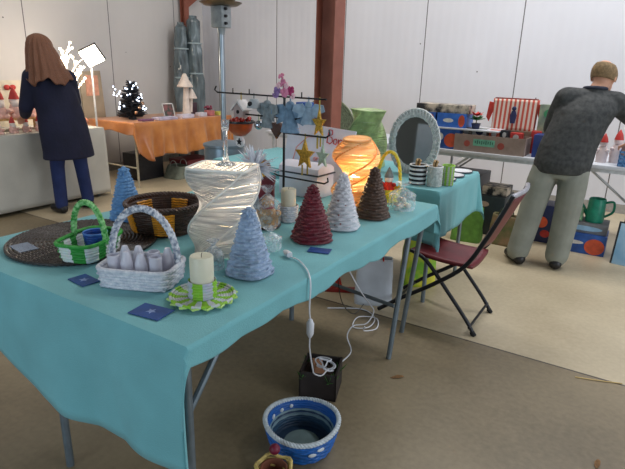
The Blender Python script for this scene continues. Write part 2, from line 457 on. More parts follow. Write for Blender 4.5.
# orange satin stall
m_orange = mat('orange_satin', (164, 92, 36), 0.34, vary=0.18, scale=5, sheen=0.3, rgb2=(204, 132, 62))
m_pale_leg = mat('cream_painted_leg', (190, 184, 164), 0.5, 0.1)
trestle_table('cream-legged stall table under orange satin by the corner', -4.92, -4.12, 3.24, 4.90,
    [((-4.16, 3.28), (-4.16, 3.28)), ((-4.88, 3.28), (-4.88, 3.28)), ((-4.16, 4.84), (-4.16, 4.84)), ((-4.88, 4.84), (-4.88, 4.84))], top=0.77, mleg=m_pale_leg,
    bars=[((-4.16, 3.28, 0.24), (-4.88, 3.28, 0.24))])
cl = cloth_mesh(-4.93, -4.11, 3.23, 4.91, 0.7755, lambda t: 0.15, lambda t: min(0.42, 0.34 + t * 2) + 0.02 * math.sin(t * 17),
    lambda s: 0.13 + 0.02 * math.sin(s * 9), lambda s: 0.3, p=3, amp=0.10, freq=9, seed=1.2, flare=0.05)
single('tablecloth', cl, m_orange, 'orange satin cloth falling in folds over the far stall table', 'tablecloth', solid=0.002)

# ------------------------------------------------------------------ WICKER CONES (little trees)
def cone_tree(label, x, y, r, h, m, z=TZ, amp=0.006, seed=0, pearls=None, rows=17, lean=(0, 0)):
    t = thing('wicker_cone_tree', label, 'ornamental tree', (x, y, z), seed)
    b = MB()
    def sec(q):
        rr = r * (1 - q) ** 0.95 + 0.011
        return rr, rr, lean[0] * q * h, lean[1] * q * h
    b.weave(sec, 0.002, h, rows, 9, amp=amp, lumpy=amp * 0.9, sq=2.6)
    b.ball((lean[0] * h, lean[1] * h, h - .003), 0.012, u=8, v=6)
    b.lathe([(0.0, 0.0), (r * 0.98, 0.0), (r * 0.98, 0.004), (0, 0.004)], n=24)
    link('woven_cone', b, m, t)
    g = MB()   # twisted garland winding around the cone
    pts = []; n = 420; turns = rows / 1.5
    for i in range(n):
        q = i / (n - 1); a = q * turns * 2 * PI
        rr = (r * (1 - q) ** 0.95 + 0.011) * (1.03 + 0.05 * math.sin(a * 2.5)) + 0.0035 * math.sin(a * 6.5) + .002
        pts.append((lean[0] * q * h + rr * math.cos(a), lean[1] * q * h + rr * math.sin(a), 0.006 + q * (h - 0.008)))
    g.tube(pts, 0.0028, n=5)
    link('garland', g, m, t)
    if pearls:
        for k in range(9):
            q = random.uniform(0.05, 0.8); a = random.uniform(-2.2, 0.4); rr = r * (1 - q) + 0.013
            link('bead', MB().ball((rr * math.cos(a), rr * math.sin(a), q * h), 0.005, u=8, v=6), pearls, t)
    return t
m_cblue = mat('blue_grey_paper_wicker', (150, 170, 196), 0.6, vary=0.14, scale=60, bump=0.4, bscale=200)
m_cblue2 = mat('sky_blue_paper_wicker', (104, 150, 196), 0.6, vary=0.14, scale=60, bump=0.4, bscale=200)
m_cred = mat('wine_red_paper_wicker', (104, 26, 40), 0.45, vary=0.22, scale=60, bump=0.4, bscale=200)
m_cwhite = mat('white_paper_wicker', (214, 214, 220), 0.6, vary=0.06, scale=60, bump=0.4, bscale=200)
m_cbrown = mat('dark_brown_paper_wicker', (82, 60, 48), 0.45, vary=0.25, scale=60, bump=0.4, bscale=200)
m_pearl = mat('dull_red_bead', (150, 96, 90), 0.3)
cone_tree('sky blue woven cone tree beyond the dark round basket', -1.0, 0.635, 0.060, 0.235, m_cblue2, seed=.4)
cone_tree('blue-grey woven cone tree beside the silver lamp', -0.175, 0.47, 0.062, 0.222, m_cblue, seed=.2)
cone_tree('wine red woven cone tree in front of the cream candle', -0.20, 0.90, 0.068, 0.222, m_cred, seed=.9)
cone_tree('white woven cone tree dotted with beads beside the golden lamp', -0.19, 1.13, 0.064, 0.238, m_cwhite, seed=.5, pearls=m_pearl)
cone_tree('dark brown woven cone tree against the golden lamp', -0.155, 1.37, 0.064, 0.232, m_cbrown, seed=.1)

# ------------------------------------------------------------------ BASKETS
def arch(p0, p1, top, n=22, k=1.0, sw=(0, 0)):
    """handle path from p0 to p1 rising to z=top"""
    p0, p1 = Vector(p0), Vector(p1); out = []
    for i in range(n + 1):
        a = PI * i / n; q = (1 - math.cos(a)) / 2
        p = p0.lerp(p1, q); p.z = p0.z + (top - p0.z) * math.sin(a) ** k
        p.x += sw[0] * math.sin(a); p.y += sw[1] * math.sin(a)
        out.append(p)
    return out
def braid(mb, path, r, n=8, twist=7, strands=3):
    P = [Vector(p) for p in path]
    # resample
    Q = []
    for a, b in zip(P, P[1:]):
        for k in range(6): Q.append(a.lerp(b, k / 6))
    Q.append(P[-1])
    for s_ in range(strands):
        pts = []; N = len(Q)
        for i, p in enumerate(Q):
            t = (Q[min(i + 1, N - 1)] - Q[max(i - 1, 0)]).normalized()
            a = t.orthogonal().normalized() if i == 0 else (prev - t * prev.dot(t)).normalized()
            prev = a; b = t.cross(a)
            ph = 2 * PI * s_ / strands + i / N * twist * 2 * PI
            pts.append(p + (a * math.cos(ph) + b * math.sin(ph)) * r * 0.55)
        mb.tube(pts, r * 0.62, n=n)
    return mb

def bands_around(name, c1, c2, n, rough=0.6):
    """alternate colour blocks around an object's z axis (dyed weaving)"""
    if name in _mats: return _mats[name]
    m = bpy.data.materials.new(name); m.use_nodes = True
    nt = m.node_tree; nd = nt.nodes; lk = nt.links; b = nd['Principled BSDF']
    tc = nd.new('ShaderNodeTexCoord'); g = nd.new('ShaderNodeTexGradient'); g.gradient_type = 'RADIAL'
    lk.new(tc.outputs['Object'], g.inputs[0])
    q = nd.new('ShaderNodeMath'); q.operation = 'MULTIPLY'; q.inputs[1].default_value = n; lk.new(g.outputs['Fac'], q.inputs[0])
    f = nd.new('ShaderNodeMath'); f.operation = 'FRACT'; lk.new(q.outputs[0], f.inputs[0])
    gt = nd.new('ShaderNodeMath'); gt.operation = 'GREATER_THAN'; gt.inputs[1].default_value = 0.5; lk.new(f.outputs[0], gt.inputs[0])
    ns = nd.new('ShaderNodeTexNoise'); ns.inputs['Scale'].default_value = 90; lk.new(tc.outputs['Object'], ns.inputs['Vector'])
    mx = nd.new('ShaderNodeMixRGB'); mx.inputs[1].default_value = hexc(*c1); mx.inputs[2].default_value = hexc(*c2); lk.new(gt.outputs[0], mx.inputs[0])
    m2 = nd.new('ShaderNodeMixRGB'); m2.blend_type = 'MULTIPLY'; m2.inputs[0].default_value = 0.35
    lk.new(mx.outputs[0], m2.inputs[1]); lk.new(ns.outputs['Color'], m2.inputs[2])
    lk.new(m2.outputs[0], b.inputs['Base Color']); b.inputs['Roughness'].default_value = rough
    _mats[name] = m
    return m

# green and white handled basket
m_grn = mat('green_paper_wicker', (44, 150, 52), 0.5, vary=0.2, scale=50, bump=0.3, bscale=200)
m_grnwhite = bands_around('green_and_white_weaving', (42, 150, 54), (222, 230, 226), 7)
t = thing('handled_basket', 'small green and white handled basket standing on the dark round mat', 'basket', (-0.725, 0.255, TZ + 0.011), PI / 2 + .35)
b = MB(); b.weave(lambda q: (0.098 + .012 * q, 0.066 + .010 * q, 0, 0), 0.0, 0.062, 6, 9, amp=0.003, sq=4)
b.weave(lambda q: (0.090 + .012 * q, 0.058 + .010 * q, 0, 0), 0.004, 0.060, 6, 9, amp=0.002, sq=4)
b.box((0, 0, 0.003), (0.17, 0.11, 0.005))
link('basket_wall', b, m_grnwhite, t)
rim = [(0.112 * c_, 0.078 * s_, 0.064) for c_, s_ in [((abs(math.cos(a)) ** 4 + abs(math.sin(a)) ** 4) ** -.25 * math.cos(a), (abs(math.cos(a)) ** 4 + abs(math.sin(a)) ** 4) ** -.25 * math.sin(a)) for a in [2 * PI * k / 40 for k in range(40)]]]
link('rim', MB().tube(rim, 0.007, closed=True), m_grn, t)
b = MB(); braid(b, arch((-0.02, -0.076, 0.05), (0.02, 0.076, 0.05), 0.19, k=.8), 0.0095, twist=9)
link('handle', b, mat('green_white_braid', (40, 140, 50), 0.5, scale=70, rgb2=(150, 210, 140), contrast=0.5), t)
t2 = thing('blue_pot', 'small blue woven pot inside the green and white basket', 'pot', (-0.735, 0.285, TZ + 0.018), 0)
b = MB(); b.weave(lambda q: (0.034 + .006 * q,) * 2 + (0, 0), 0, 0.065, 7, 7, amp=0.002); b.lathe([(0, 0.002), (0.033, 0.002), (0.033, .006), (0, .006)], n=16)
link('woven_body', b, mat('royal_blue_wicker', (26, 74, 158), 0.5, vary=.2, scale=60), t2)
link('rim', MB().tube([(0.041 * math.cos(2 * PI * k / 24), 0.041 * math.sin(2 * PI * k / 24), 0.066) for k in range(24)], 0.003, n=6, closed=True), mat('pale_blue_wicker', (70, 120, 190), 0.5), t2)

# dark round mat
m_mat = mat('near_black_wicker', (44, 36, 34), 0.32, vary=0.3, scale=40, bump=0.3, bscale=160)
b = MB()
RM = 0.275
for k in range(1, 20):
    rr = RM * k / 19.5; n_ = max(14, k * 9)
    b.tube([(rr * math.cos(2 * PI * i / n_), rr * math.sin(2 * PI * i / n_), 0.006 + 0.0022 * ((i + k) % 2) + 0.001 * noise.noise(Vector((i * .4, k, 0)))) for i in range(n_)], RM / 39, n=6, closed=True)
t = thing('round_mat', 'large dark round woven mat lying near the corner of the nearest table', 'mat', (-0.895, 0.345, TZ), 0)
link('woven_disc', b, m_mat, t)
b = MB()
for k in range(22):
    a = 2 * PI * k / 22 + 0.1
    b.tube([(0.03 * math.cos(a), 0.03 * math.sin(a), 0.0115), (RM * .98 * math.cos(a), RM * .98 * math.sin(a), 0.0105)], 0.0022, n=5)
link('spoke_reeds', b, mat('dark_brown_reed', (92, 78, 62), 0.35), t)

# price / visiting cards
m_card = mat('deep_blue_card', (22, 66, 132), 0.45, vary=0.15, scale=25)
m_card2 = mat('grey_blue_card', (104, 124, 148), 0.4, vary=0.1, scale=25)
m_cardlogo = mat('card_print', (130, 150, 196), 0.5)
def card(label, x, y, rz, sx, sy, m, z=TZ + 0.001, star=True):
    t = thing('information_card', label, 'card', (x, y, z), rz)
    link('card_sheet', MB().box((0, 0, 0.001), (sx, sy, 0.002)), m, t, smooth=False)
    if star:
        pts = []
        for k in range(10):
            r_ = (0.016 if k % 2 == 0 else 0.007); pts.append((r_ * math.cos(k * PI / 5), r_ * math.sin(k * PI / 5)))
        M = Matrix.Rotation(PI / 2, 4, 'X'); M.translation = Vector((0, 0, 0.0023))
        link('printed_emblem', MB().prism(pts, 0.0006, M), m_cardlogo, t, smooth=False)
    return t
card('deep blue card lying by the hanging edge of the cloth near the corner', -0.208, 0.075, 0.15, 0.105, 0.072, m_card)
card('deep blue card between the green basket and the basket of white cups', -0.555, 0.105, -0.1, 0.09, 0.06, m_card)
card('grey-blue card lying on the dark round mat', -0.972, 0.150, -0.15, 0.10, 0.065, m_card2, z=TZ + 0.0125, star=False)
card('small blue card beside the foot of the wine red cone tree', -0.10, 0.80, 0.3, 0.085, 0.055, m_card, star=False)

# grey-white basket with cups
m_greywick = mat('white_grey_paper_wicker', (180, 186, 200), 0.55, vary=0.2, scale=70, bump=0.4, bscale=220, rgb2=(226, 226, 230))
bx, by, brz = -0.405, 0.215, 0.42
t = thing('handled_basket', 'rectangular grey-white handled basket filled with white cups', 'basket', (bx, by, TZ), brz)
b = MB(); b.weave(lambda q: (0.112 + .008 * q, 0.080 + .006 * q, 0, 0), 0.0, 0.058, 6, 13, amp=0.003, sq=6)
b.weave(lambda q: (0.103 + .008 * q, 0.071 + .006 * q, 0, 0), 0.003, 0.058, 6, 13, amp=0.002, sq=6); b.box((0, 0, 0.003), (0.21, 0.15, 0.005))
link('basket_wall', b, m_greywick, t)
rim = [(0.118 * c_, 0.083 * s_, 0.060) for c_, s_ in [((abs(math.cos(a)) ** 6 + abs(math.sin(a)) ** 6) ** (-1 / 6) * math.cos(a), (abs(math.cos(a)) ** 6 + abs(math.sin(a)) ** 6) ** (-1 / 6) * math.sin(a)) for a in [2 * PI * k / 48 for k in range(48)]]]
link('rim', MB().tube(rim, 0.008, closed=True), m_greywick, t)
b = MB(); braid(b, arch((-0.112, 0.02, 0.05), (0.112, 0.02, 0.05), 0.235, k=.9), 0.0105, twist=11)
link('handle', b, mat('grey_blue_braid', (120, 130, 148), 0.6, scale=80, rgb2=(216, 218, 224), contrast=.6), t)
m_cup = mat('frosted_white_glass', (226, 226, 236), 0.25, vary=0.03, translucent=0.3)
cupn = 0
for i, (lx, ly) in enumerate([(-0.078, -0.03), (-0.034, -0.034), (0.012, -0.032), (0.06, -0.03), (-0.07, 0.028), (-0.022, 0.024), (0.028, 0.026), (0.076, 0.026)]):
    p = rotm(0, 0, brz) @ Vector((lx, ly, 0))
    t3 = MB().lathe([(0, 0), (0.016, 0), (0.018, 0.01), (0.019, 0.045), (0.014, 0.066), (0.0085, 0.082), (0.0, 0.085)] if i % 3 else [(0, 0), (0.018, 0), (0.0195, 0.03), (0.020, 0.07), (0.017, 0.072), (0.016, 0.02), (0, 0.018)], n=16)
    single('votive_cup', t3, m_cup, 'frosted white votive cup packed in the rectangular grey-white basket', 'cup', (bx + p.x, by + p.y, TZ + 0.022 + 0.004 * (i % 2)), i, 'white cups in the rectangular basket')

# dark round basket with golden panels
m_dbas = mat('dark_brown_wicker', (66, 44, 34), 0.38, vary=0.25, scale=40, bump=0.3, bscale=160)
m_gold_w = mat('golden_reed', (224, 152, 44), 0.35, vary=0.15, scale=60)
DX, DY = -0.775, 0.650
t = thing('round_basket', 'wide dark brown round basket with golden woven panels', 'basket', (DX, DY, TZ), 0)
b = MB(); b.weave(lambda q: (0.128 + .028 * q,) * 2 + (0, 0), 0.0, 0.110, 11, 15, amp=0.004)
b.weave(lambda q: (0.118 + .028 * q,) * 2 + (0, 0), 0.004, 0.110, 11, 15, amp=0.003); b.lathe([(0, 0.0), (0.125, 0.0), (0.125, 0.006), (0, 0.006)], n=32)
link('basket_wall', b, m_dbas, t)
b = MB(); braid(b, [(0.155 * math.cos(2 * PI * k / 40), 0.155 * math.sin(2 * PI * k / 40), 0.116) for k in range(41)], 0.010, twist=20)
link('rim', b, m_dbas, t)
for a0 in (-1.95, -0.78, 0.55, 1.9, 3.1):
    b = MB()
    for r_ in range(9):
        z_ = 0.012 + r_ * 0.0105; rr = 0.128 + 0.028 * z_ / 0.11 + 0.0045
        for side, dr in ((1, 0), (-1, -0.019)):
            b.tube([((rr + dr) * math.cos(a0 + (k / 8 - .5) * 0.56), (rr + dr) * math.sin(a0 + (k / 8 - .5) * 0.56), z_ + 0.0015 * math.sin(k * 2)) for k in range(9)], 0.0046, n=6)
    link('golden_panel', b, m_gold_w, t)

# candle in a green plate
m_wax = mat('ivory_wax', (232, 228, 206), 0.4, vary=0.03, translucent=0.25)
m_limewhite = bands_around('lime_and_white_weaving', (148, 206, 48), (206, 212, 214), 11)
CX, CY = -0.155, 0.225
t = thing('woven_candle_plate', 'lime green and white woven candle plate with cuff near the table corner', 'candle holder', (CX, CY, TZ), 0)
b = MB()
for k in range(1, 13):
    rr = 0.094 * k / 12; n_ = max(12, k * 8)
    b.tube([(rr * math.cos(2 * PI * i / n_), rr * math.sin(2 * PI * i / n_), 0.005 + 0.002 * ((i + k) % 2) + (0.008 if k == 12 else 0.003 if k == 11 else 0)) for i in range(n_)], 0.0046, n=6, closed=True)
link('plate_disc', b, m_limewhite, t)
b = MB().weave(lambda q: (0.040, 0.040, 0, 0), 0.008, 0.062, 6, 8, amp=0.003)
link('cuff', b, bands_around('lime_and_grey_cuff', (140, 200, 50), (190, 196, 206), 4), t)
b = MB()
for k in range(16):
    a = 2 * PI * k / 16
    b.tube([(0.092 * math.cos(a + .0), 0.092 * math.sin(a), 0.010), (0.103 * math.cos(a + .1), 0.103 * math.sin(a + .1), 0.010), (0.095 * math.cos(a + .28), 0.095 * math.sin(a + .28), 0.012)], 0.0035, n=5)
link('looped_edge', b, mat('pale_lime_reed', (176, 210, 120), 0.5), t)
t = thing('pillar_candle', 'thick ivory pillar candle standing in the lime green woven plate', 'candle', (CX, CY, TZ + 0.010), 0)
link('wax_body', MB().lathe([(0, 0), (0.034, 0), (0.035, 0.004), (0.035, 0.122), (0.032, 0.127), (0.018, 0.125), (0, 0.121)], n=28), m_wax, t)
link('wick', MB().tube([(0, 0, 0.12), (0.001, 0, 0.13), (0.003, 0, 0.136)], 0.001, n=6), mat('dark_wick', (40, 36, 34), 0.8), t)
# little bundle of white petals beside it
b = MB()
for k in range(16):
    a = random.uniform(0, 2 * PI); e = random.uniform(.3, 1.4); L = random.uniform(.02, .042)
    d = Vector((math.cos(a) * math.cos(e), math.sin(a) * math.cos(e), math.sin(e)))
    b.ball(Vector((0, 0, 0.042)) + d * L * .75, L * .5, (1, .55, .3), rot=d.to_track_quat('X', 'Z').to_matrix(), u=8, v=6)
b.lathe([(0, 0), (.022, 0), (.027, .03), (.02, .05), (0, .05)], n=14)
single('paper_flower', b, mat('pale_pink_paper', (214, 196, 200), 0.7, translucent=.2), 'pale pink paper flower behind the pillar candle on the lime plate', 'flower', (-0.27, 0.35, TZ))

# ------------------------------------------------------------------ TWISTED LAMPS
def twisted_lamp(label, x, y, h, rad, m, mframe, bulb_col, power, twist, rot0, aspect=0.55, exp=4.0, rows=44, rr=0.0028, z=TZ, waist=0.0, topcap=True, emis=25):
    t = thing('twisted_wicker_lamp', label, 'lamp', (x, y, z), 0)
    def ring(q, n=40, grow=1.0):
        a0 = rot0 + twist * q; pts = []
        w_ = 1 - waist * math.cos(2 * PI * q * 1.0 - PI) * -1 if waist else 1
        for k in range(n):
            a = 2 * PI * k / n; c_, s_ = math.cos(a), math.sin(a)
            kk = (abs(c_) ** exp + abs(s_) ** exp) ** (-1 / exp)
            px, py = rad * c_ * kk * w_ * grow, rad * aspect * s_ * kk * w_ * grow
            pts.append(Vector((px * math.cos(a0) - py * math.sin(a0), px * math.sin(a0) + py * math.cos(a0), 0)))
        return pts
    b = MB()
    for j in range(rows):
        q = (j + 0.5) / rows; P = ring(q)
        jit = random.uniform(-.003, .003); tl = random.uniform(-.02, .02)
        b.tube([p + Vector((0, 0, 0.008 + q * (h - 0.016) + jit * .4 + p.x * tl)) for p in P], rr, n=5, closed=True)
    link('reed_shade', b, m, t)
    b = MB()
    n_ = 40
    for corner in (5, 15, 25, 35):
        b.tube([ring(i / n_)[corner] * 1.02 + Vector((0, 0, 0.004 + i / n_ * (h - 0.008))) for i in range(n_ + 1)], 0.0045, n=6)
    link('corner_rods', b, mframe, t)
    link('bottom_hoop', MB().tube([p + Vector((0, 0, 0.005)) for p in ring(0)], 0.005, n=6, closed=True), mframe, t)
    link('top_hoop', MB().tube([p + Vector((0, 0, h - 0.004)) for p in ring(1, grow=1.03)], 0.0055, n=6, closed=True), mframe, t)
    if topcap:
        P = [p + Vector((0, 0, h - 0.002)) for p in ring(1)]
        b = MB()
        for k in range(1, 20):
            b.tube([P[k], P[-k]], 0.0026, n=5)
        link('top_panel', b, m, t)
    mb_ = mat('bulb_' + label[:12].replace(' ', '_'), (255, 230, 190), 0.5, emit=bulb_col, estr=emis)
    hold = link('bulb_holder', MB().lathe([(0, 0.003), (0.03, 0.003), (0.03, 0.012), (0.013, 0.02), (0.013, h * 0.42 - 0.02), (0, h * 0.42 - 0.02)], n=16), m_wax, t)
    link('bulb', MB().ball((0, 0, h * 0.42), 0.026, u=14, v=10), mb_, hold)
    L = glow('bulb_light', (0, 0, h * 0.42 + 0.05), power, bulb_col and tuple(hexc(*bulb_col)[:3])); L.parent = t
    return t
m_silver_reed = mat('silver_paper_reed', (196, 194, 192), 0.35, 0.25, scale=9, stretch=(1, 1, 9), rgb2=(242, 240, 236), contrast=.3, translucent=0.3)
m_silver_rod = mat('bright_silver_rod', (226, 222, 214), 0.4, vary=.05)
m_gold_reed = mat('amber_paper_reed', (226, 188, 124), 0.45, scale=7, stretch=(1, 1, 12), rgb2=(255, 238, 200), contrast=.2, translucent=0.45)
m_gold_rod = mat('amber_rod', (232, 160, 84), 0.45, vary=.05)
m_green_reed = mat('pale_green_satin_reed', (168, 190, 128), 0.35, vary=0.3, scale=12, translucent=0.2)
twisted_lamp('large silver-white twisted wicker lamp glowing from inside', -0.385, 0.585, 0.325, 0.108, m_silver_reed, m_silver_rod, (255, 232, 204), 4.2, 2.75, 0.75, aspect=0.80, exp=10, rows=62, rr=0.0036)
twisted_lamp('glowing amber twisted wicker lamp behind the white and brown cones', -0.305, 1.46, 0.35, 0.116, m_gold_reed, m_gold_rod, (255, 234, 196), 3.4, 6.0, -0.95, aspect=0.52, exp=2.3, rows=50, rr=0.0036, emis=22)
twisted_lamp('unlit pale green twisted wicker lamp on the far table', -0.83, 2.62, 0.40, 0.135, m_green_reed, m_green_reed, (255, 240, 200), 0.02, 2.2, 0.2, aspect=0.7, exp=5, rows=44, rr=0.0046, emis=0.1)

# glass candlestick on top of the silver lamp
m_glass = mat('clear_glass', (236, 242, 246), 0.05, trans=0.9, vary=0.0)
single('glass_candlestick', MB().lathe([(0, 0), (0.036, 0), (0.036, 0.004), (0.014, 0.014), (0.009, 0.03), (0.008, 0.115), (0.013, 0.13), (0.016, 0.16), (0.013, 0.16), (0.010, 0.135), (0, 0.13)], n=24), m_glass,
       'slender clear glass candlestick standing on the silver-white lamp', 'candlestick', (-0.385, 0.60, TZ + 0.325))

# small glowing night light
t = thing('round_night_light', 'small glowing frosted globe light between the red and white cones', 'lamp', (-0.36, 1.14, TZ), 0)
link('globe', MB().ball((0, 0, 0.066), 0.030), mat('lit_frosted_globe', (255, 226, 190), 0.5, emit=(255, 190, 120), estr=2.6), t)
link('foot', MB().lathe([(0, 0), (0.022, 0), (0.018, 0.012), (0.012, 0.038), (0, 0.038)], n=18), m_wax, t)

# ------------------------------------------------------------------ JEWELLERY STAND AND HANGING PIECES
m_black = mat('black_wire', (26, 25, 28), 0.35, 0.3)
AR = Vector((0.99, -0.08, 0)).normalized()     # direction of the hanging bars
SX, SY = -0.548, 1.19
t = thing('ornament_stand', 'black wire stand with curled horizontal bars for hanging ornaments', 'stand', (SX, SY, TZ), 0)
link('foot_plate', MB().lathe([(0, 0), (0.034, 0), (0.034, 0.006), (0.01, 0.010), (0, 0.010)], n=24), m_black, t)
link('post', MB().tube([(0, 0, 0.006), (0, 0, 0.545)], 0.006, n=8), m_black, t)
def hookbar(l, r_, z, dip=0.0, lh=0.03, rh=0.03):
    pts = [AR * l + Vector((0.012, 0, z + lh)), AR * l + Vector((0.0, 0, z + lh * .4)), AR * (l + .02) + Vector((0, 0, z)), AR * 0 + Vector((0, 0, z + dip * .5)), AR * (r_ - .02) + Vector((0, 0, z + dip)), AR * r_ + Vector((0, 0, z + dip + rh * .4)), AR * r_ + Vector((-.004, 0, z + dip + rh))]
    if lh <= 0: pts = pts[2:]
    return MB().tube(pts, 0.0042, n=6)
link('bar', hookbar(-0.46, 0.235, 0.540, 0.0, rh=0.0), m_black, t)
link('bar', hookbar(-0.30, 0.09, 0.445, rh=0.02, lh=.02), m_black, t)
link('bar', hookbar(0.0, 0.26, 0.378, rh=0.035, lh=0), m_black, t)
link('bar', hookbar(-0.06, 0.26, 0.172, 0.0, lh=.02), m_black, t)
for k, l in enumerate((-0.33, -0.22, 0.10)):
    link('hook', MB().tube([AR * l + Vector((0, 0, 0.54)), AR * l + Vector((0, 0, 0.565))], 0.003, n=5), m_black, t)

def star_pts(R_, r_, n=5):
    return [((R_ if k % 2 == 0 else r_) * math.sin(k * PI / n), (R_ if k % 2 == 0 else r_) * math.cos(k * PI / n)) for k in range(2 * n)]
CAMYAW = math.atan2(AR.y, AR.x)
m_goldstar = mat('gold_glitter', (196, 154, 58), 0.35, 0.5, vary=0.25, scale=120)
m_ribbon = mat('gold_ribbon', (186, 160, 70), 0.5)
def hanging(name, label, cat, l, zbar, drop, parts, rz=0):
    p = Vector((SX, SY, TZ)) + AR * l + Vector((0, 0, zbar))
    t = thing(name, label, cat, p, CAMYAW + rz)
    link('hanging_ribbon', MB().box((0, 0, -drop / 2 + .004), (0.007, 0.0015, drop + .006)), parts[0], t, smooth=False)
    for nm, mb, m in parts[1:]: link(nm, mb, m, t)
    return t
b = MB().prism([(x_, z_ - 0.10) for x_, z_ in star_pts(0.055, 0.022)], 0.010, rotm(0, 0, 0).to_4x4())
hanging('star_ornament', 'gold star with dangling ribbons hanging in front of the steel column', 'ornament', 0.20, 0.54, 0.05,
        [m_ribbon, ('star', MB().prism([(x_ * .75, z_ * 1.25 - 0.105) for x_, z_ in star_pts(0.05, 0.020)], 0.012), m_goldstar),
         ('tassel', MB().box((-.006, 0, -0.185), (0.010, 0.002, 0.06)).box((.010, 0, -0.18), (0.008, 0.002, 0.05)), m_ribbon)])
hanging('star_ornament', 'gold five-pointed star hanging before the white sign board', 'ornament', 0.125, 0.378, 0.045,
        [m_ribbon, ('star', MB().prism([(x_, z_ * 1.2 - 0.090) for x_, z_ in star_pts(0.056, 0.024)], 0.014), m_goldstar),
         ('tassel', MB().box((-.014, 0, -0.160), (0.008, 0.002, 0.05)).box((.016, 0, -0.155), (0.008, 0.002, 0.045)), m_ribbon)])
m_sage = mat('pale_sage_glitter', (168, 184, 160), 0.4, 0.2, vary=.15, scale=90)
hanging('star_ornament', 'pale sage star at the curled end of the middle bar', 'ornament', 0.225, 0.378, 0.05,
        [m_sage, ('star', MB().prism([(x_ * .8, z_ * 1.2 - 0.085) for x_, z_ in star_pts(0.045, 0.018)], 0.012), m_sage)])
# blue-grey fabric angels / bows
m_denim = mat('blue_grey_felt', (112, 140, 164), 0.85, vary=0.15, scale=40, bump=.3, bscale=120)
m_denim2 = mat('grey_felt', (128, 138, 142), 0.85, vary=0.18, scale=40)
def angel(label, l, zbar, m, s=1.0, rz=0.0, wing=None):
    b1 = MB().ball((0, 0, -0.035 * s), 0.020 * s)
    b2 = MB().loft([((0, 0, -0.05 * s), .012 * s, .010 * s), ((0, 0, -0.09 * s), .030 * s, .018 * s), ((0, 0, -0.14 * s), .045 * s, .022 * s), ((0, 0, -0.142 * s), .043 * s, .020 * s)], n=16)
    b3 = MB()
    for sg in (-1, 1):
        b3.prism([(sg * 0.008 * s, -0.06 * s), (sg * 0.035 * s, -0.028 * s), (sg * 0.082 * s, -0.035 * s), (sg * 0.092 * s, -0.070 * s), (sg * 0.055 * s, -0.085 * s), (sg * 0.062 * s, -0.11 * s), (sg * 0.012 * s, -0.09 * s)], 0.008)
    return hanging('angel_ornament', label, 'ornament', l, zbar, 0.022, [m, ('head', b1, m), ('gown', b2, m), ('wings', b3, wing or m)], rz)
angel('blue-grey felt angel with broad wings hanging at the centre of the stand', 0.035, 0.54, m_denim, 1.12, .15)
angel('grey felt angel hanging beside the post on the longest bar', -0.105, 0.535, m_denim2, 1.0, -.3)
angel('pale blue felt angel with tilted wings close to the steel column', 0.14, 0.54, mat('pale_blue_felt', (138, 160, 178), .85, vary=.12, scale=40), 0.8, .5)
# dark brown heart
hb = []
for k in range(28):
    a = 2 * PI * k / 28; hb.append((0.0026 * 16 * math.sin(a) ** 3 * .8, 0.0026 * (13 * math.cos(a) - 5 * math.cos(2 * a) - 2 * math.cos(3 * a) - math.cos(4 * a)) - 0.055))
hanging('heart_ornament', 'dark brown heart hanging among the felt angels', 'ornament', -0.045, 0.445, 0.03,
        [m_denim2, ('heart', MB().prism(hb, 0.018), mat('dark_brown_felt', (84, 58, 50), .8, vary=.2, scale=30))])
hanging('ball_ornament', 'mirrored silver ball hanging from the second bar', 'ornament', -0.16, 0.445, 0.025,
        [m_sage, ('ball', MB().ball((0, 0, -0.045), 0.022), mat('silver_bauble', (190, 196, 204), .15, .9))])
hanging('ball_ornament', 'small dark red bauble hanging near the post', 'ornament', 0.055, 0.445, 0.035,
        [m_sage, ('ball', MB().ball((0, 0, -0.055), 0.016), mat('dark_red_bauble', (120, 30, 36), .2, .3))])
hanging('bell_ornament', 'pale grey felt bell with a dark centre on the longest bar', 'ornament', -0.19, 0.54, 0.02,
        [m_denim2, ('bell', MB().lathe([(0, -.018), (.02, -.02), (.03, -.045), (.036, -.06), (.033, -.062), (0, -.05)], n=18), mat('pale_grey_felt', (176, 180, 182), .8)),
         ('clapper', MB().ball((0, -.028, -.042), .012), m_black)])
# little bird houses
m_roof = mat('white_roof', (222, 216, 214), 0.7)
def house(label, l, zbar, drop, s, mw, extra=None):
    wall = MB().prism([(-.026 * s, -.085 * s - drop), (.026 * s, -.085 * s - drop), (.026 * s, -.04 * s - drop), (0, -.014 * s - drop), (-.026 * s, -.04 * s - drop)], .04 * s)
    roof = MB().prism([(-.040 * s, -.046 * s - drop), (0, -.006 * s - drop), (.040 * s, -.046 * s - drop), (.036 * s, -.052 * s - drop), (0, -.017 * s - drop), (-.036 * s, -.052 * s - drop)], .056 * s)
    door = MB().lathe([(0, 0), (.008 * s, 0), (.008 * s, .003), (0, .003)], n=12, c=(0, -.0205 * s, -.056 * s - drop), rot=rotm(PI / 2, 0, 0))
    return hanging('bird_house_ornament', label, 'ornament', l, zbar, drop + .015, [m_ribbon, ('house_wall', wall, mw), ('roof', roof, m_roof), ('door_hole', door, m_black)])
house('tiny bird house with white roof hanging from the longest bar', -0.275, 0.54, 0.02, 1.15, mat('grey_pink_wood', (176, 156, 150), .7))
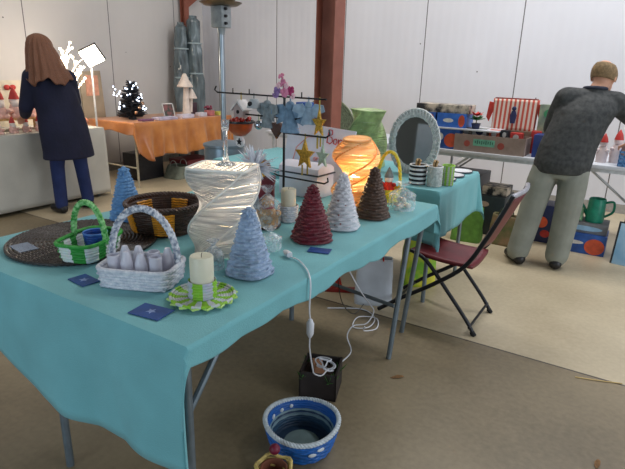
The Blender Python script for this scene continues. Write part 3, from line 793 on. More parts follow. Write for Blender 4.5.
# hanging basket of red berries
p = Vector((SX, SY, TZ)) + AR * (-0.285) + Vector((0, 0, 0.445))
t = thing('berry_basket', 'small copper-orange bowl of red and silver berries with black rim on the stand', 'basket', p, 0)
link('bowl', MB().lathe([(0.0, -0.095), (0.022, -0.092), (0.044, -0.07), (0.052, -0.035), (0.049, -0.035), (0.038, -0.068), (0, -0.088)], n=24), mat('copper_orange', (188, 84, 42), .3, .35, vary=.2), t)
link('rim', MB().tube([(0.054 * math.cos(2 * PI * k / 28), 0.054 * math.sin(2 * PI * k / 28), -0.034) for k in range(28)], 0.005, n=6, closed=True), m_black, t)
link('hanging_wires', MB().tube([(-.053, 0, -.034), (0, 0, .003)], .0015, n=5).tube([(.053, 0, -.034), (0, 0, .003)], .0015, n=5), m_black, t)
t.scale = (1.3, 1.3, 1.15)
mb_red = mat('shiny_red_berry', (170, 46, 34), .2, vary=.2); mb_sil = mat('silver_berry', (214, 210, 222), .15, .8)
for k in range(12):
    a = k * 2.4; rr = 0.012 + 0.0026 * k
    link('berry', MB().ball((rr * math.cos(a), rr * math.sin(a), -0.034 + .006 * (k % 3)), 0.011, u=10, v=7), mb_red if k % 3 else mb_sil, t)
# black star ornament in white round
hanging('star_ornament', 'white padded disc with a black star hanging below the berry bowl', 'ornament', -0.285, 0.35, 0.012,
        [m_ribbon, ('disc', MB().lathe([(0, -.006), (.026, -.006), (.029, 0), (.026, .006), (0, .006)], n=24, c=(0, 0, -.042), rot=rotm(PI / 2, 0, 0)), m_roof),
         ('black_star', MB().prism([(x_, z_ - .042) for x_, z_ in star_pts(.019, .009)], .004, Matrix.Translation((0, -.008, 0))), m_black)])
# pink and violet flowers on the post
t = thing('flower_spray', 'pink and violet flower spray on top of the black stand', 'flowers', (SX, SY, TZ + 0.545), 0)
cols = [mat('pink_petal', (214, 130, 160), .7), mat('violet_petal', (150, 120, 176), .7), mat('magenta_petal', (168, 40, 96), .6), mat('pale_pink_petal', (226, 186, 196), .7)]
for k, (dx, dz, r_, ci) in enumerate([(-.035, .018, .020, 1), (.035, .022, .021, 2), (-.008, .055, .018, 0), (.016, .045, .015, 3), (-.03, .045, .015, 3), (.008, .015, .022, 0), (-.018, .085, .013, 0), (-.045, .0, .014, 1), (.052, .0, .013, 3)]):
    b = MB()
    for q in range(6):
        a = q * PI / 3 + k
        b.ball(Vector((dx, random.uniform(-.01, .01), dz)) + Vector((math.cos(a) * r_ * .6, -.3 * r_, math.sin(a) * r_ * .6)), r_ * .5, (1, .5, 1), u=8, v=6)
    b.ball((dx, -.004, dz), r_ * .35, u=8, v=6)
    link('blossom', b, cols[ci], t)
b = MB()
for dx, dz in ((-.035, .018), (.035, .022), (-.008, .055), (-.018, .085)): b.tube([(0, 0, -.03), (dx * .4, .0, dz * .4), (dx, 0, dz)], .0015, n=5)
link('stems', b, mat('green_stem', (70, 100, 60), .6), t)

# white feather spray
m_feather = mat('white_tulle', (232, 234, 240), .8, vary=.04, translucent=.3)
b = MB()
for k in range(130):
    a = random.uniform(0, 2 * PI); e = random.uniform(-.45, 1.35); L = random.uniform(.06, .125)
    d = Vector((math.cos(a) * math.cos(e), math.sin(a) * math.cos(e), math.sin(e)))
    sd = d.cross(Vector((0, 0, 1))).normalized() * .009
    o_ = Vector((0, 0, .245)); pts = [o_ + d * .008 + sd * .3, o_ + d * L * .5 + sd, o_ + d * L + Vector((0, 0, -.012)), o_ + d * L * .5 - sd, o_ + d * .008 - sd * .3]
    b.face([b.bm.verts.new(q) for q in pts])
t = thing('feather_spray', 'spray of white tulle feathers in a slim vase near the silver lamp', 'decoration', (-0.540, 0.960, TZ), 0)
link('feathers', b, m_feather, t, smooth=False, solid=0.0008)
link('slim_vase', MB().lathe([(0, 0), (.024, 0), (.024, .06), (.011, .15), (.014, .245), (.009, .245), (0, .02)], n=18), mat('grey_blue_glaze', (126, 146, 160), .3), t)

# wine red box
t = thing('gift_box', 'wine red cardboard box standing behind the wrapped biscuits', 'box', (-0.61, 1.062, TZ), 0.55)
mwr = mat('wine_red_card', (110, 30, 42), .55, vary=.1)
link('box_body', MB().box((0, 0, .075), (.16, .085, .15), bev=.002), mwr, t)
link('lid', MB().box((0, 0, .165), (.168, .093, .035), bev=.002), mat('maroon_lid', (92, 24, 36), .5), t)

# round gold and brown clock-like disc beside the post
t = thing('cookie_tin', 'gold-faced round tin standing on edge on the wine red box', 'tin', (-0.590, 1.075, TZ + .034), 0.5)
link('tin_drum', MB().lathe([(0, 0), (.042, 0), (.042, .04), (0, .04)], n=28, c=(0, 0.0, .192), rot=rotm(PI / 2, 0, 0)), mat('brown_tin', (120, 74, 44), .4, .2), t)
link('gold_face', MB().lathe([(0, 0), (.038, 0), (.038, .003), (0, .003)], n=28, c=(0, -.040, .192), rot=rotm(PI / 2, 0, 0)), mat('gold_face_paint', (206, 160, 66), .35, .3), t)

# biscuits wrapped in cellophane
BX, BY = -0.450, 0.935
b = MB().lathe([(0, 0), (.052, 0), (.059, .010), (.056, .010), (.050, .004), (0, .004)], n=28)
single('tray', b, mat('dark_round_tray', (50, 34, 32), .4), 'dark round tray under the wrapped biscuit figure', 'tray', (BX, BY, TZ))
t = thing('biscuit_figure', 'tan gingerbread-like figure with red ribbon inside clear wrapping', 'figurine', (BX, BY, TZ + .005), .6)
t.scale = (1.2, 1.2, 1.25)
m_tan = mat('tan_biscuit', (206, 158, 96), .6, vary=.2, scale=40)
link('figure_body', MB().loft([((0, 0, 0), .036, .028), ((0, 0, .03), .040, .030), ((0, 0, .06), .028, .022), ((0, 0, .07), .016, .014)], n=18).ball((0, 0, .085), .022).ball((-.036, 0, .045), .013).ball((.036, 0, .045), .013).ball((-.018, -.02, .006), .014).ball((.018, -.02, .006), .014), m_tan, t)
link('red_ribbon', MB().tube([(.021 * math.cos(2 * PI * k / 16), .019 * math.sin(2 * PI * k / 16), .068) for k in range(16)], .0045, n=6, closed=True), mat('bright_red_ribbon', (190, 40, 44), .5), t)
def cello_bag(label, x, y, r, h, name='cellophane_bag', seed=1, z=TZ + .001, am=.35):
    b = MB()
    def f(u, q):
        a = 2 * PI * u; rr = r * (1 if q < .55 else max(.14, 1 - (q - .55) * 3.2)) if q < .82 else r * (.14 + (q - .82) * 2.6)
        rr *= 1 + .12 * noise.noise(Vector((math.cos(a) * 2, math.sin(a) * 2, q * 3 + seed))) + .05 * math.sin(a * 11 + seed) * (q > .45)
        return Vector((rr * math.cos(a), rr * math.sin(a), q * h))
    b.grid(f, 40, 22, wrap=True)
    return single(name, b, film('cellophane_film', amount=am), label, 'gift wrapping', (x, y, z))
cello_bag('clear cellophane wrap gathered around the tan biscuit figure', BX, BY, .056, .17, seed=3, z=TZ + .011)
cello_bag('small clear cellophane bag between the blue-grey and wine red cones', -0.265, .705, .045, .085, seed=5)
cello_bag('puffy clear cellophane bag beside the dark brown cone at the table end', -0.105, 1.60, .068, .135, seed=8)
cello_bag('clear cellophane bag behind the lime woven plate and candle', -0.30, .43, .036, .10, seed=2)
# sweets inside the puffy bag
for k, (dx, dy, dz) in enumerate([(0, 0, 0), (.03, .01, 0), (-.028, .012, 0), (.005, .032, 0), (.0, -.03, 0), (.01, .0, .028), (-.016, .012, .028)]):
    single('wrapped_sweet', MB().ball((0, 0, .015), .015, (1.15, .9, .95)), mat('cream_sweet', (222, 214, 196), .35, vary=.1), 'cream coloured sweet inside the puffy cellophane bag at the table end', 'sweet', (-.105 + dx, 1.60 + dy, TZ + .002 + dz), k, 'cream sweets in the puffy bag')

# cream candle in grey holder
t = thing('pillar_candle', 'cream pillar candle in a grey woven holder behind the wine red cone', 'candle', (-.435, 1.07, TZ), 0)
wx = link('wax_body', MB().lathe([(0, .004), (.033, .004), (.034, .145), (.030, .150), (0, .146)], n=24), m_wax, t)
link('wick', MB().tube([(0, 0, .145), (.002, 0, .158)], .001, n=5), m_black, wx)
link('woven_holder', MB().weave(lambda q: (.040 + .004 * q,) * 2 + (0, 0), 0, .075, 8, 9, amp=.003), m_greywick, t)

# white chest and script sign
m_wbox = mat('white_painted_box', (214, 212, 222), .55, vary=.03)
t = thing('white_chest', 'white lidded chest behind the cream candle', 'box', (-0.665, 1.57, TZ), -0.04)
link('chest_body', MB().box((0, 0, .062), (.255, .16, .122), bev=.003), m_wbox, t)
link('dark_seam', MB().box((0, 0, .127), (.272, .172, .008)), mat('dark_seam_paint', (60, 62, 70), .6), t)
link('domed_lid', MB().prism([(-.08, .131), (.08, .131), (.074, .158), (.045, .175), (0, .181), (-.045, .175), (-.074, .158)], .262, Matrix.Rotation(PI / 2, 4, 'Z')), m_wbox, t)
t = thing('sign_board', 'white sign board with red handwritten lettering leaning behind the chest', 'sign', (-0.705, 1.70, TZ), -0.05)
tilt = Matrix.Rotation(math.radians(-8), 4, 'X')
Ms = Matrix.Translation((0, 0, 0.0)) @ tilt @ Matrix.Rotation(math.radians(3), 4, 'Y')
def xf(mb, M):
    for v in mb.bm.verts: v.co = M @ v.co
    return mb
link('board', xf(MB().box((0, 0, .185), (.46, .010, .355), bev=.002), Ms), mat('white_board', (214, 214, 226), .55, vary=.03), t)
def script(pts, z0, x0, s): return [(x0 + x * s, -.0075, z0 + z * s) for x, z in pts]
m_redink = mat('red_ink', (190, 60, 60), .6)
Bl = [(0, 0), (.05, .9), (.1, 1.25), (.45, 1.2), (.5, .85), (.15, .65), (.5, .55), (.6, .2), (.35, -.05), (.0, .1)]
ol = [(.9, .5), (.72, .35), (.75, .05), (1.0, 0), (1.12, .25), (1.0, .5), (.9, .45)]
rl = [(1.25, .5), (1.28, 0), (1.32, .35), (1.5, .5), (1.62, .42)]
al = [(2.0, .45), (1.78, .4), (1.75, .05), (1.98, .05), (2.05, .45), (2.07, .05), (2.2, .1)]
b = MB()
for L_ in (Bl, ol, rl, al):
    b.tube(script(L_, .275, .055, .060), .0032, n=6)
link('red_script', xf(b, Ms), m_redink, t)
b = MB()
for L_ in (ol, rl, al): b.tube(script(L_, .165, -.045, .038), .0026, n=6)
b.tube([(-.17, -.0075, .10), (-.15, -.0075, .22), (-.08, -.0075, .29), (.0, -.0075, .30)], .003, n=6)
link('small_red_script', xf(b, Ms), mat('faded_red_ink', (214, 140, 130), .6), t)

# yellow handled basket with a red-and-white figure
m_yel = mat('yellow_paper_wicker', (226, 206, 60), .5, vary=.1, scale=60, bump=.3, bscale=200)
YX, YY = -.235, 1.715
t = thing('handled_basket', 'yellow basket with tall hoop handle at the end of the nearest table', 'basket', (YX, YY, TZ), 0)
b = MB().weave(lambda q: (.052 + .018 * q,) * 2 + (0, 0), 0, .070, 7, 10, amp=.003); b.weave(lambda q: (.044 + .018 * q,) * 2 + (0, 0), .004, .070, 7, 10, amp=.002)
b.lathe([(0, 0), (.05, 0), (.05, .005), (0, .005)], n=24)
link('basket_wall', b, m_yel, t)
b = MB(); braid(b, arch(AR * -.068 + Vector((0, 0, .06)), AR * .068 + Vector((0, 0, .06)), .262, k=.72), .008, twist=9)
link('handle', b, m_yel, t)
t = thing('santa_figure', 'small red and white felt figure sitting in the yellow basket', 'figurine', (YX, YY, TZ + .02), .3)
link('red_coat', MB().loft([((0, 0, 0), .030, .026), ((0, 0, .05), .032, .028), ((0, 0, .085), .018, .016)], n=16).ball((.03, -.01, .07), .012).ball((-.03, -.01, .07), .012), mat('red_felt', (190, 44, 40), .8), t)
link('white_head', MB().ball((0, 0, .10), .024), mat('white_felt', (226, 224, 226), .8), t)
link('grey_cap', MB().lathe([(0, .165), (.012, .145), (.024, .115), (.025, .108), (0, .11)], n=16), m_denim2, t)

# white cable: plug, switch, loops under the table
def smooth_path(P, sub=8):
    P = [Vector(p) for p in P]; out = []
    for i in range(len(P) - 1):
        p0, p1, p2, p3 = P[max(i - 1, 0)], P[i], P[i + 1], P[min(i + 2, len(P) - 1)]
        for k in range(sub):
            q = k / sub
            out.append(0.5 * ((2 * p1) + (-p0 + p2) * q + (2 * p0 - 5 * p1 + 4 * p2 - p3) * q * q + (-p0 + 3 * p1 - 3 * p2 + p3) * q ** 3))
    out.append(P[-1]); return out
m_wire = mat('white_cable_plastic', (214, 216, 222), .35, vary=.03)
t = thing('lamp_cable', 'white lamp cable with rocker switch hanging over the cloth edge', 'cable', (0, 0, 0), 0)
b = MB().tube(smooth_path([(-.16, .665, TZ + .008), (-.10, .655, TZ + .006), (-.03, .60, TZ + .006), (.012, .555, TZ + .003), (.030, .535, .735), (.034, .525, .66), (.036, .53, .615)]), .0030, n=6)
b.tube(smooth_path([(.036, .53, .555), (.030, .54, .50), (.02, .58, .40), (-.02, .66, .32), (-.07, .80, .22), (-.12, .93, .16), (-.14, .97, .135)]), .0030, n=6)
link('cord', b, m_wire, t)
link('rocker_switch', MB().loft([((.036, .53, .552), .006, .006), ((.036, .53, .565), .013, .011), ((.036, .53, .605), .014, .012), ((.036, .53, .62), .006, .006)], n=14), m_wire, t)
pl = link('plug', MB().loft([((0, 0, -.02), .008, .006), ((0, 0, 0), .013, .011), ((0, 0, .02), .014, .012), ((0, 0, .028), .011, .010)], n=12), m_wire, t)
pl.location = (-.165, .675, TZ + .014); pl.rotation_euler = (PI / 2, 0, 1.0)
b = MB().tube(smooth_path([(-.385, 1.34, .70), (-.30, 1.38, .50), (-.22, 1.40, .36), (-.20, 1.50, .24), (-.20, 1.56, .17), (-.22, 1.52, .11), (-.24, 1.40, .14), (-.22, 1.30, .13), (-.20, 1.31, .04), (-.22, 1.20, .008), (-.20, 1.12, .03), (-.17, 1.05, .14)]), .0034, n=6)
b.tube(smooth_path([(-.60, 1.75, .006), (-.42, 1.86, .006), (-.30, 1.80, .006), (-.27, 1.66, .012), (-.35, 1.62, .006), (-.38, 1.74, .012), (-.28, 1.78, .016), (-.22, 1.66, .02), (-.24, 1.54, .05), (-.22, 1.50, .10)]), .0034, n=6)
single('extension_cable', b, m_wire, 'white extension cable looping across the floor beneath the table', 'cable')
single('black_cord', MB().tube(smooth_path([(-.25, 1.22, .50), (-.27, 1.32, .30), (-.34, 1.60, .10), (-.44, 1.93, .008)]), .0025, n=6), m_black, 'thin black cord sagging from the table to the floor behind the crossbar', 'cable')
b = MB(); pts = []
for k in range(44):
    a = k * .52; rr = .030 + .012 * math.sin(k * .7)
    pts.append((-.165 + rr * 1.1 * math.cos(a) + .01 * math.sin(k), .99 + rr * .8 * math.sin(a), .128 + .022 * math.sin(k * .31) + .0006 * k))
b.tube(smooth_path(pts, 4), .0034, n=6)
single('cable_coil', b, m_wire, 'tangled coil of white cable resting in the dark planter box', 'cable')

# ------------------------------------------------------------------ FLOOR OBJECTS NEAR THE TABLE
t = thing('planter_box', 'small dark square planter box on the floor with coiled white cable', 'box', (-.19, 1.0, 0), .35)
b = MB()
for sx_, sy_, dx, dy in ((.17, .008, 0, .081), (.17, .008, 0, -.081), (.008, .17, .081, 0), (.008, .17, -.081, 0)):
    b.box((dx, dy, .065), (sx_, sy_, .13))
b.box((0, 0, .006), (.17, .17, .010))
link('box_wall', b, mat('dark_planter', (44, 36, 34), .6), t, smooth=False)
link('soil', MB().box((0, 0, .05), (.152, .152, .09)), mat('brown_soil', (62, 46, 38), .9, vary=.3, scale=60, bump=.5), t, smooth=False)
link('cardboard_flap', MB().box((-.01, -.01, .118), (.05, .11, .003), rot=rotm(.2, .3, .4)), mat('tan_cardboard', (168, 120, 88), .7), t, smooth=False)
for (gx, gy) in ((.075, -.06), (.08, .02), (.05, -.085), (-.07, -.08), (-.08, .06)):
    b = MB()
    for k in range(7):
        a = k * .9 + gx * 40; e = random.uniform(.4, 1.3); L = random.uniform(.03, .055)
        d = Vector((math.cos(a) * math.cos(e), math.sin(a) * math.cos(e), math.sin(e))); sd = d.cross(Vector((0, 0, 1))).normalized() * .005
        o_ = Vector((gx, gy, .09)); b.face([b.bm.verts.new(q) for q in (o_, o_ + d * L * .5 + sd, o_ + d * L, o_ + d * L * .5 - sd)])
    link('leaf_tuft', b, mat('green_leaf', (66, 120, 52), .6, vary=.2), t, smooth=False, solid=.0008)

# blue woven bucket
def ringmat():
    m = bpy.data.materials.new('blue_bucket_bands'); m.use_nodes = True
    nt = m.node_tree; nd = nt.nodes; lk = nt.links; b = nd['Principled BSDF']
    tc = nd.new('ShaderNodeTexCoord'); sp = nd.new('ShaderNodeSeparateXYZ'); lk.new(tc.outputs['Object'], sp.inputs[0])
    mp = nd.new('ShaderNodeMapRange'); mp.inputs[1].default_value = 0; mp.inputs[2].default_value = .12; lk.new(sp.outputs['Z'], mp.inputs[0])
    cr = nd.new('ShaderNodeValToRGB'); cr.color_ramp.interpolation = 'CONSTANT'
    e = cr.color_ramp.elements
    e[0].position = 0; e[0].color = hexc(30, 58, 84)
    e[1].position = .22; e[1].color = hexc(40, 76, 104)
    for ps, c in ((.40, (124, 150, 160)), (.50, (26, 56, 90)), (.56, (124, 150, 160)), (.64, (12, 84, 160))):
        q = e.new(ps); q.color = hexc(*c)
    lk.new(mp.outputs[0], cr.inputs[0]); lk.new(cr.outputs[0], b.inputs['Base Color']); b.inputs['Roughness'].default_value = .5
    return m
t = thing('woven_bucket', 'blue woven bucket with pale rim standing on the floor in front of the table', 'bucket', (-.055, .635, 0), .3)
b = MB().weave(lambda q: (.112 + .034 * q ** .7,) * 2 + (0, 0), 0, .112, 11, 15, amp=.0035)
link('outer_wall', b, mat('bright_blue_wicker', (18, 92, 168), .45, vary=.2, scale=50), t)
b = MB().weave(lambda q: (.102 + .034 * q ** .7,) * 2 + (0, 0), .006, .112, 11, 15, amp=-.0025); b.lathe([(0, .004), (.108, .004), (.108, .009), (0, .009)], n=32)
link('inner_lining', b, ringmat(), t)
link('pale_base', MB().lathe([(0, .010), (.072, .010), (.070, .014), (0, .014)], n=28), mat('grey_green_base', (120, 142, 140), .6), t)
b = MB(); braid(b, [(.144 * math.cos(2 * PI * k / 40), .144 * math.sin(2 * PI * k / 40), .116 + .007 * math.sin(4 * PI * k / 40 + 1.0)) for k in range(41)], .0085, twist=24)
link('rim', b, mat('pale_grey_braid', (190, 198, 202), .6, vary=.12, scale=60), t)
for a, z_, r_ in ((2.55, .085, .009), (2.95, .082, .011), (2.2, .09, .008)):
    rr = .128; link('white_motif', MB().ball((rr * math.cos(a), rr * math.sin(a), z_), r_, (.35, 1, 1.1), rot=rotm(0, 0, a), u=10, v=6), mat('white_paper_dot', (214, 220, 224), .5), t)
for a, z_ in ((-1.0, .06), (-.75, .075)):
    rr = .140; link('white_motif', MB().ball((rr * math.cos(a), rr * math.sin(a), z_), .010, (.35, 1.6, .8), rot=rotm(0, 0, a), u=10, v=6), mat('white_paper_dot', (214, 220, 224), .5), t)

# yellow wicker piece at the picture's lower edge, with a wine red pompon
t = thing('wicker_nest', 'pale yellow wicker nest topped by a wine red ball beside the blue bucket', 'decoration', (-.010, .390, 0), 0)
b = MB()
for k in range(9):
    rr = .055 + .008 * math.sin(k); z_ = .012 + k * .010
    b.tube([((rr + .004 * math.sin(q * 1.3 + k)) * math.cos(2 * PI * q / 26), (rr + .004 * math.sin(q * 1.3 + k)) * math.sin(2 * PI * q / 26), z_ + .005 * math.sin(q + k * 2)) for q in range(26)], .006, n=6, closed=True)
b.lathe([(0, 0), (.052, 0), (.052, .01), (0, .01)], n=24)
link('woven_body', b, mat('straw_yellow', (196, 172, 100), .6, vary=.2, scale=60), t)
link('wine_red_ball', MB().ball((-.03, .045, .122), .020), mat('wine_pompon', (112, 22, 48), .5, vary=.1), t)
link('inner_bowl', MB().lathe([(0, .03), (.044, .03), (.048, .09), (.044, .09), (.036, .035), (0, .035)], n=24), mat('brown_inner', (120, 70, 50), .6), t)

# litter
def leaf(label, x, y, s, rz, m):
    b = MB(); pts = [(-1, 0), (-.5, .28), (.1, .38), (.7, .2), (1, .02), (.6, -.22), (0, -.3), (-.6, -.2)]
    vs = [b.bm.verts.new((px * s, py * s, .004 + .006 * abs(py) + .003 * math.sin(px * 3))) for px, py in pts]; b.face(vs)
    single('dry_leaf', b, m, label, 'leaf', (x, y, 0), rz, solid=.0015, smooth=False)
m_leafb = mat('dry_brown_leaf', (128, 92, 54), .8, vary=.25, scale=60)
leaf('curled brown dry leaf on the floor between the table leg and joint', .07, 1.29, .035, .7, m_leafb)
leaf('small torn brown leaf on the bare floor far from the table', .95, 1.18, .03, 1.5, m_leafb)
single('straw', MB().tube([(.80, 1.80, .003), (.90, 1.83, .004), (1.0, 1.87, .003)], .003, n=6), mat('pale_straw', (206, 176, 118), .7), 'single pale straw lying on the concrete floor near the joint', 'straw')

# ------------------------------------------------------------------ TABLE 2 GOODS
# mirror
m_mirror = mat('mirror_glass', (150, 158, 156), .06, 1.0, vary=0)
mt = thing('oval_mirror', 'oval mirror in a frosted grey-white woven frame on the far table', 'mirror', (-.435, 2.53, TZ), -.10)
Mt = Matrix.Translation((0, 0, 0)) @ Matrix.Rotation(math.radians(-4), 4, 'X')
RX, RZ = .178, .208; ZC = .215
link('glass', xf(MB().lathe([(0, -.004), (1, -.004), (1, .004), (0, .004)], n=48, sx=RX * .80, sy=RZ * .82, rot=rotm(PI / 2, 0, 0), c=(0, 0, ZC)), Mt), m_mirror, mt)
b = MB()
for k in range(5):
    f = .82 + .055 * k
    pts = [(RX * f * math.cos(2 * PI * q / 60) + .003 * math.sin(q * 2.3 + k), -.006 - .004 * math.sin(k * 1.6) + .003 * math.sin(q * 3 + k), ZC + RZ * f * math.sin(2 * PI * q / 60)) for q in range(60)]
    b.tube(pts, .0075, n=6, closed=True)
for q in range(46):
    a = 2 * PI * q / 46
    b.tube([(RX * .80 * math.cos(a), -.012, ZC + RZ * .80 * math.sin(a)), (RX * 1.03 * math.cos(a + .08), -.016, ZC + RZ * 1.03 * math.sin(a + .08))], .0055, n=5)
link('woven_frame', xf(b, Mt), mat('frosted_grey_wicker', (182, 188, 186), .6, vary=.25, scale=60, rgb2=(222, 224, 222)), mt)
link('back_board', xf(MB().lathe([(0, .004), (1, .004), (1, .012), (0, .012)], n=40, sx=RX * .9, sy=RZ * .9, rot=rotm(PI / 2, 0, 0), c=(0, .018, ZC)), Mt), mat('dark_back', (70, 70, 68), .8), mt)
link('rear_strut', MB().tube([(0, .04, .26), (0, .13, .004)], .006, n=6), mat('dark_back', (70, 70, 68), .8), mt)

# striped stacks
def stack_cyl(label, x, y, r, h, ms, top, knots=True, name='woven_pot', group=None):
    t = thing(name, label, 'pot', (x, y, TZ), 0)
    b = MB().weave(lambda q: (r, r, 0, 0), 0, h, 10, 12, amp=.002); b.lathe([(0, .002), (r, .002), (r, .006), (0, .006)], n=24)
    link('striped_wall', b, ms, t)
    link('rim', MB().tube([(r * math.cos(2 * PI * k / 28), r * math.sin(2 * PI * k / 28), h) for k in range(28)], .004, n=6, closed=True), top, t)
    if knots:
        b = MB()
        for k in range(7):
            a = k * 2.3; rr = r * .55 * ((k % 3) / 2); b.tube(smooth_path([(rr * math.cos(a), rr * math.sin(a), h * .3), (rr * math.cos(a) * 1.2, rr * math.sin(a) * 1.2, h + .015), (rr * math.cos(a) * 1.3 + .008, rr * math.sin(a) * 1.3, h + .035)], 4), .006, n=6)
        link('rope_ends', b, mat('tan_rope', (190, 156, 110), .7), t)
    return t
m_bw = stripes('black_white_bands', (28, 28, 32), (222, 224, 226), 11.5, 'Z', wob=0)
stack_cyl('woven pot with black and white bands below the mirror', -.275, 2.245, .052, .118, m_bw, mat('white_rim', (220, 220, 220), .5))
stack_cyl('grey-white woven pot holding rope ends, second from the mirror', -.168, 2.25, .045, .120, mat('pale_grey_weave', (172, 180, 176), .6, vary=.22, scale=70, rgb2=(214, 218, 214), contrast=.5), mat('white_rim', (220, 220, 220), .5))
m_lime = bands_around('lime_grey_weave', (150, 206, 70), (190, 200, 180), 9)
stack_cyl('lime green woven pot nearest the corner of the far table', -.112, 2.33, .036, .122, m_lime, mat('lime_rim', (150, 204, 70), .5), knots=False)
# plates
m_plate = mat('white_plate', (226, 228, 232), .3, vary=.02)
m_plrim = mat('dark_plate_rim', (58, 62, 70), .5)
def plate(label, x, y, r=.075, z=0):
    t = thing('round_plate', label, 'plate', (x, y, TZ + z), 0)
    link('plate_disc', MB().lathe([(0, 0), (r * .6, 0), (r * .97, .009), (r * .97, .012), (r * .6, .004), (0, .004)], n=36), m_plate, t)
    link('dark_rim', MB().tube([(r * math.cos(2 * PI * k / 36), r * math.sin(2 * PI * k / 36), .0085) for k in range(36)], .0038, n=6, closed=True), m_plrim, t)
    return t
plate('round white dark-rimmed plate nearest the lime green pot', -.180, 2.475)
plate('round white dark-rimmed plate at the middle of the plate group, furthest right row', -.175, 2.64)
plate('round white dark-rimmed plate at the far right corner of the cloth', -.175, 2.83)
plate('round white dark-rimmed plate just in front of the mirror edge', -.315, 2.62, r=.068)
plate('round white dark-rimmed plate furthest back beside the mirror', -.345, 2.80)

# ------------------------------------------------------------------ FOLDING CHAIR
t = thing('folding_chair', 'black-framed folding chair with wine red seat and back beside the table', 'chair', (.10, 2.1, 0), 0)
m_ctube = mat('black_painted_tube', (28, 28, 34), .35, .3)
m_cseat = mat('wine_red_vinyl', (104, 26, 34), .42, vary=.12, scale=12)
ox, oy = .10, 2.1
YN, YFar = 1.915, 2.315
def L(p): return (p[0] - ox, p[1] - oy, p[2])
for yy in (YN, YFar):
    yo = .018 if yy == YN else -.018
    fl_ = link('front_leg', MB().tube([L(p) for p in smooth_path([(-.33, yy, .012), (-.18, yy, .13), (0.0, yy, .26), (.16, yy, .40), (.25, yy, .56), (.32, yy, .72), (.365, yy, .835)], 5)], .0125, n=10), m_ctube, t)
    rl_ = link('rear_leg', MB().tube([L(p) for p in smooth_path([(-.16, yy + yo, .43), (-.06, yy + yo, .385), (.08, yy + yo, .23), (.20, yy + yo, .09), (.255, yy + yo, .012)], 5)], .0115, n=10), m_ctube, t)
    link('rubber_foot', MB().tube([L((.245, yy + yo, .022)), L((.262, yy + yo, 0))], .015, n=10), mat('black_rubber', (18, 18, 20), .8), rl_)
link('stretcher', MB().tube([L((-.25, YN, .075)), L((-.25, YFar, .075))], .009, n=8), m_ctube, t)
link('stretcher', MB().tube([L((.23, YN, .05)), L((.23, YFar, .05))], .008, n=8), m_ctube, t)
b = MB()
def seatf(u_, v_):
    x = -.17 + .37 * u_; y = YN + .03 + (YFar - YN - .06) * v_
    return Vector(L((x, y, .425 - .025 * u_ - .018 * math.sin(PI * v_) - .010 * math.sin(PI * u_))))
b.grid(seatf, 12, 12)
link('seat', b, m_cseat, t, solid=.022)
b = MB()
def backf(u_, v_):
    q = u_; x = .225 + .135 * q; z = .52 + .30 * q; y = YN + .012 + (YFar - YN - .024) * v_
    return Vector(L((x + .022 * math.sin(PI * v_), y, z)))
b.grid(backf, 10, 12)
link('backrest', b, m_cseat, t, solid=.018)
link('top_rail', MB().tube([L(p) for p in smooth_path([(.36, YN, .828), (.385, (YN + YFar) / 2, .832), (.36, YFar, .828)], 8)], .013, n=8), mat('silver_grey_rail', (176, 176, 184), .35, .5), t, label='silver-grey top rail')

# shopping bags under table
def bag(label, x, y, w_, d_, h, m, mh, rz=0, name='shopping_bag'):
    t = thing(name, label, 'bag', (x, y, 0), rz)
    b = MB()
    def f(u, q):
        a = 2 * PI * u; k = (abs(math.cos(a)) ** 6 + abs(math.sin(a)) ** 6) ** (-1 / 6)
        s_ = 1 - .10 * q + .05 * noise.noise(Vector((math.cos(a) * 2, math.sin(a) * 2, q * 4)))
        return Vector((w_ / 2 * k * math.cos(a) * s_, d_ / 2 * k * math.sin(a) * s_ * (1 - .45 * q), q * h))
    b.grid(f, 36, 14, wrap=True); b.box((0, 0, .004), (w_ * .9, d_ * .9, .006))
    link('bag_body', b, m, t, solid=.002)
    for sg in (-1, 1):
        link('handle', MB().tube(arch((-w_ * .2, sg * d_ * .26, h * .97), (w_ * .2, sg * d_ * .26, h * .97), h + .07, n=12), .005, n=6), mh, t)
    return t
m_bagw = mat('white_plastic_bag', (196, 202, 210), .4, vary=.08, scale=8)
m_bagg = mat('lime_printed_bag', (120, 180, 40), .5, scale=9, rgb2=(214, 206, 60), contrast=.6)
bag('white plastic shopping bag on the floor behind the table legs', -.42, 2.02, .24, .14, .30, m_bagw, mat('red_cord', (190, 40, 34), .6), rz=.5)
bag('lime green and yellow shopping bag under the far table', -.30, 2.48, .24, .15, .34, m_bagg, mat('lime_handle', (110, 160, 40), .5), rz=.6)
b = MB().box((0, 0, .17), (.035, .012, .34), rot=rotm(0, -.35, 0)).box((.06, 0, .012), (.20, .03, .02))
t = thing('red_stand', 'slanting red metal stand behind the white shopping bag', 'stand', (-.70, 2.02, .0), .5)
link('slanted_bar', MB().prism([(-.09, .40), (-.055, .40), (.055, .0), (.015, .0)], .02), mat('red_enamel', (196, 48, 36), .4), t)
link('foot_bar', MB().box((.04, 0, .012), (.22, .05, .024), bev=.002), mat('dark_red_enamel', (140, 32, 28), .4), t)

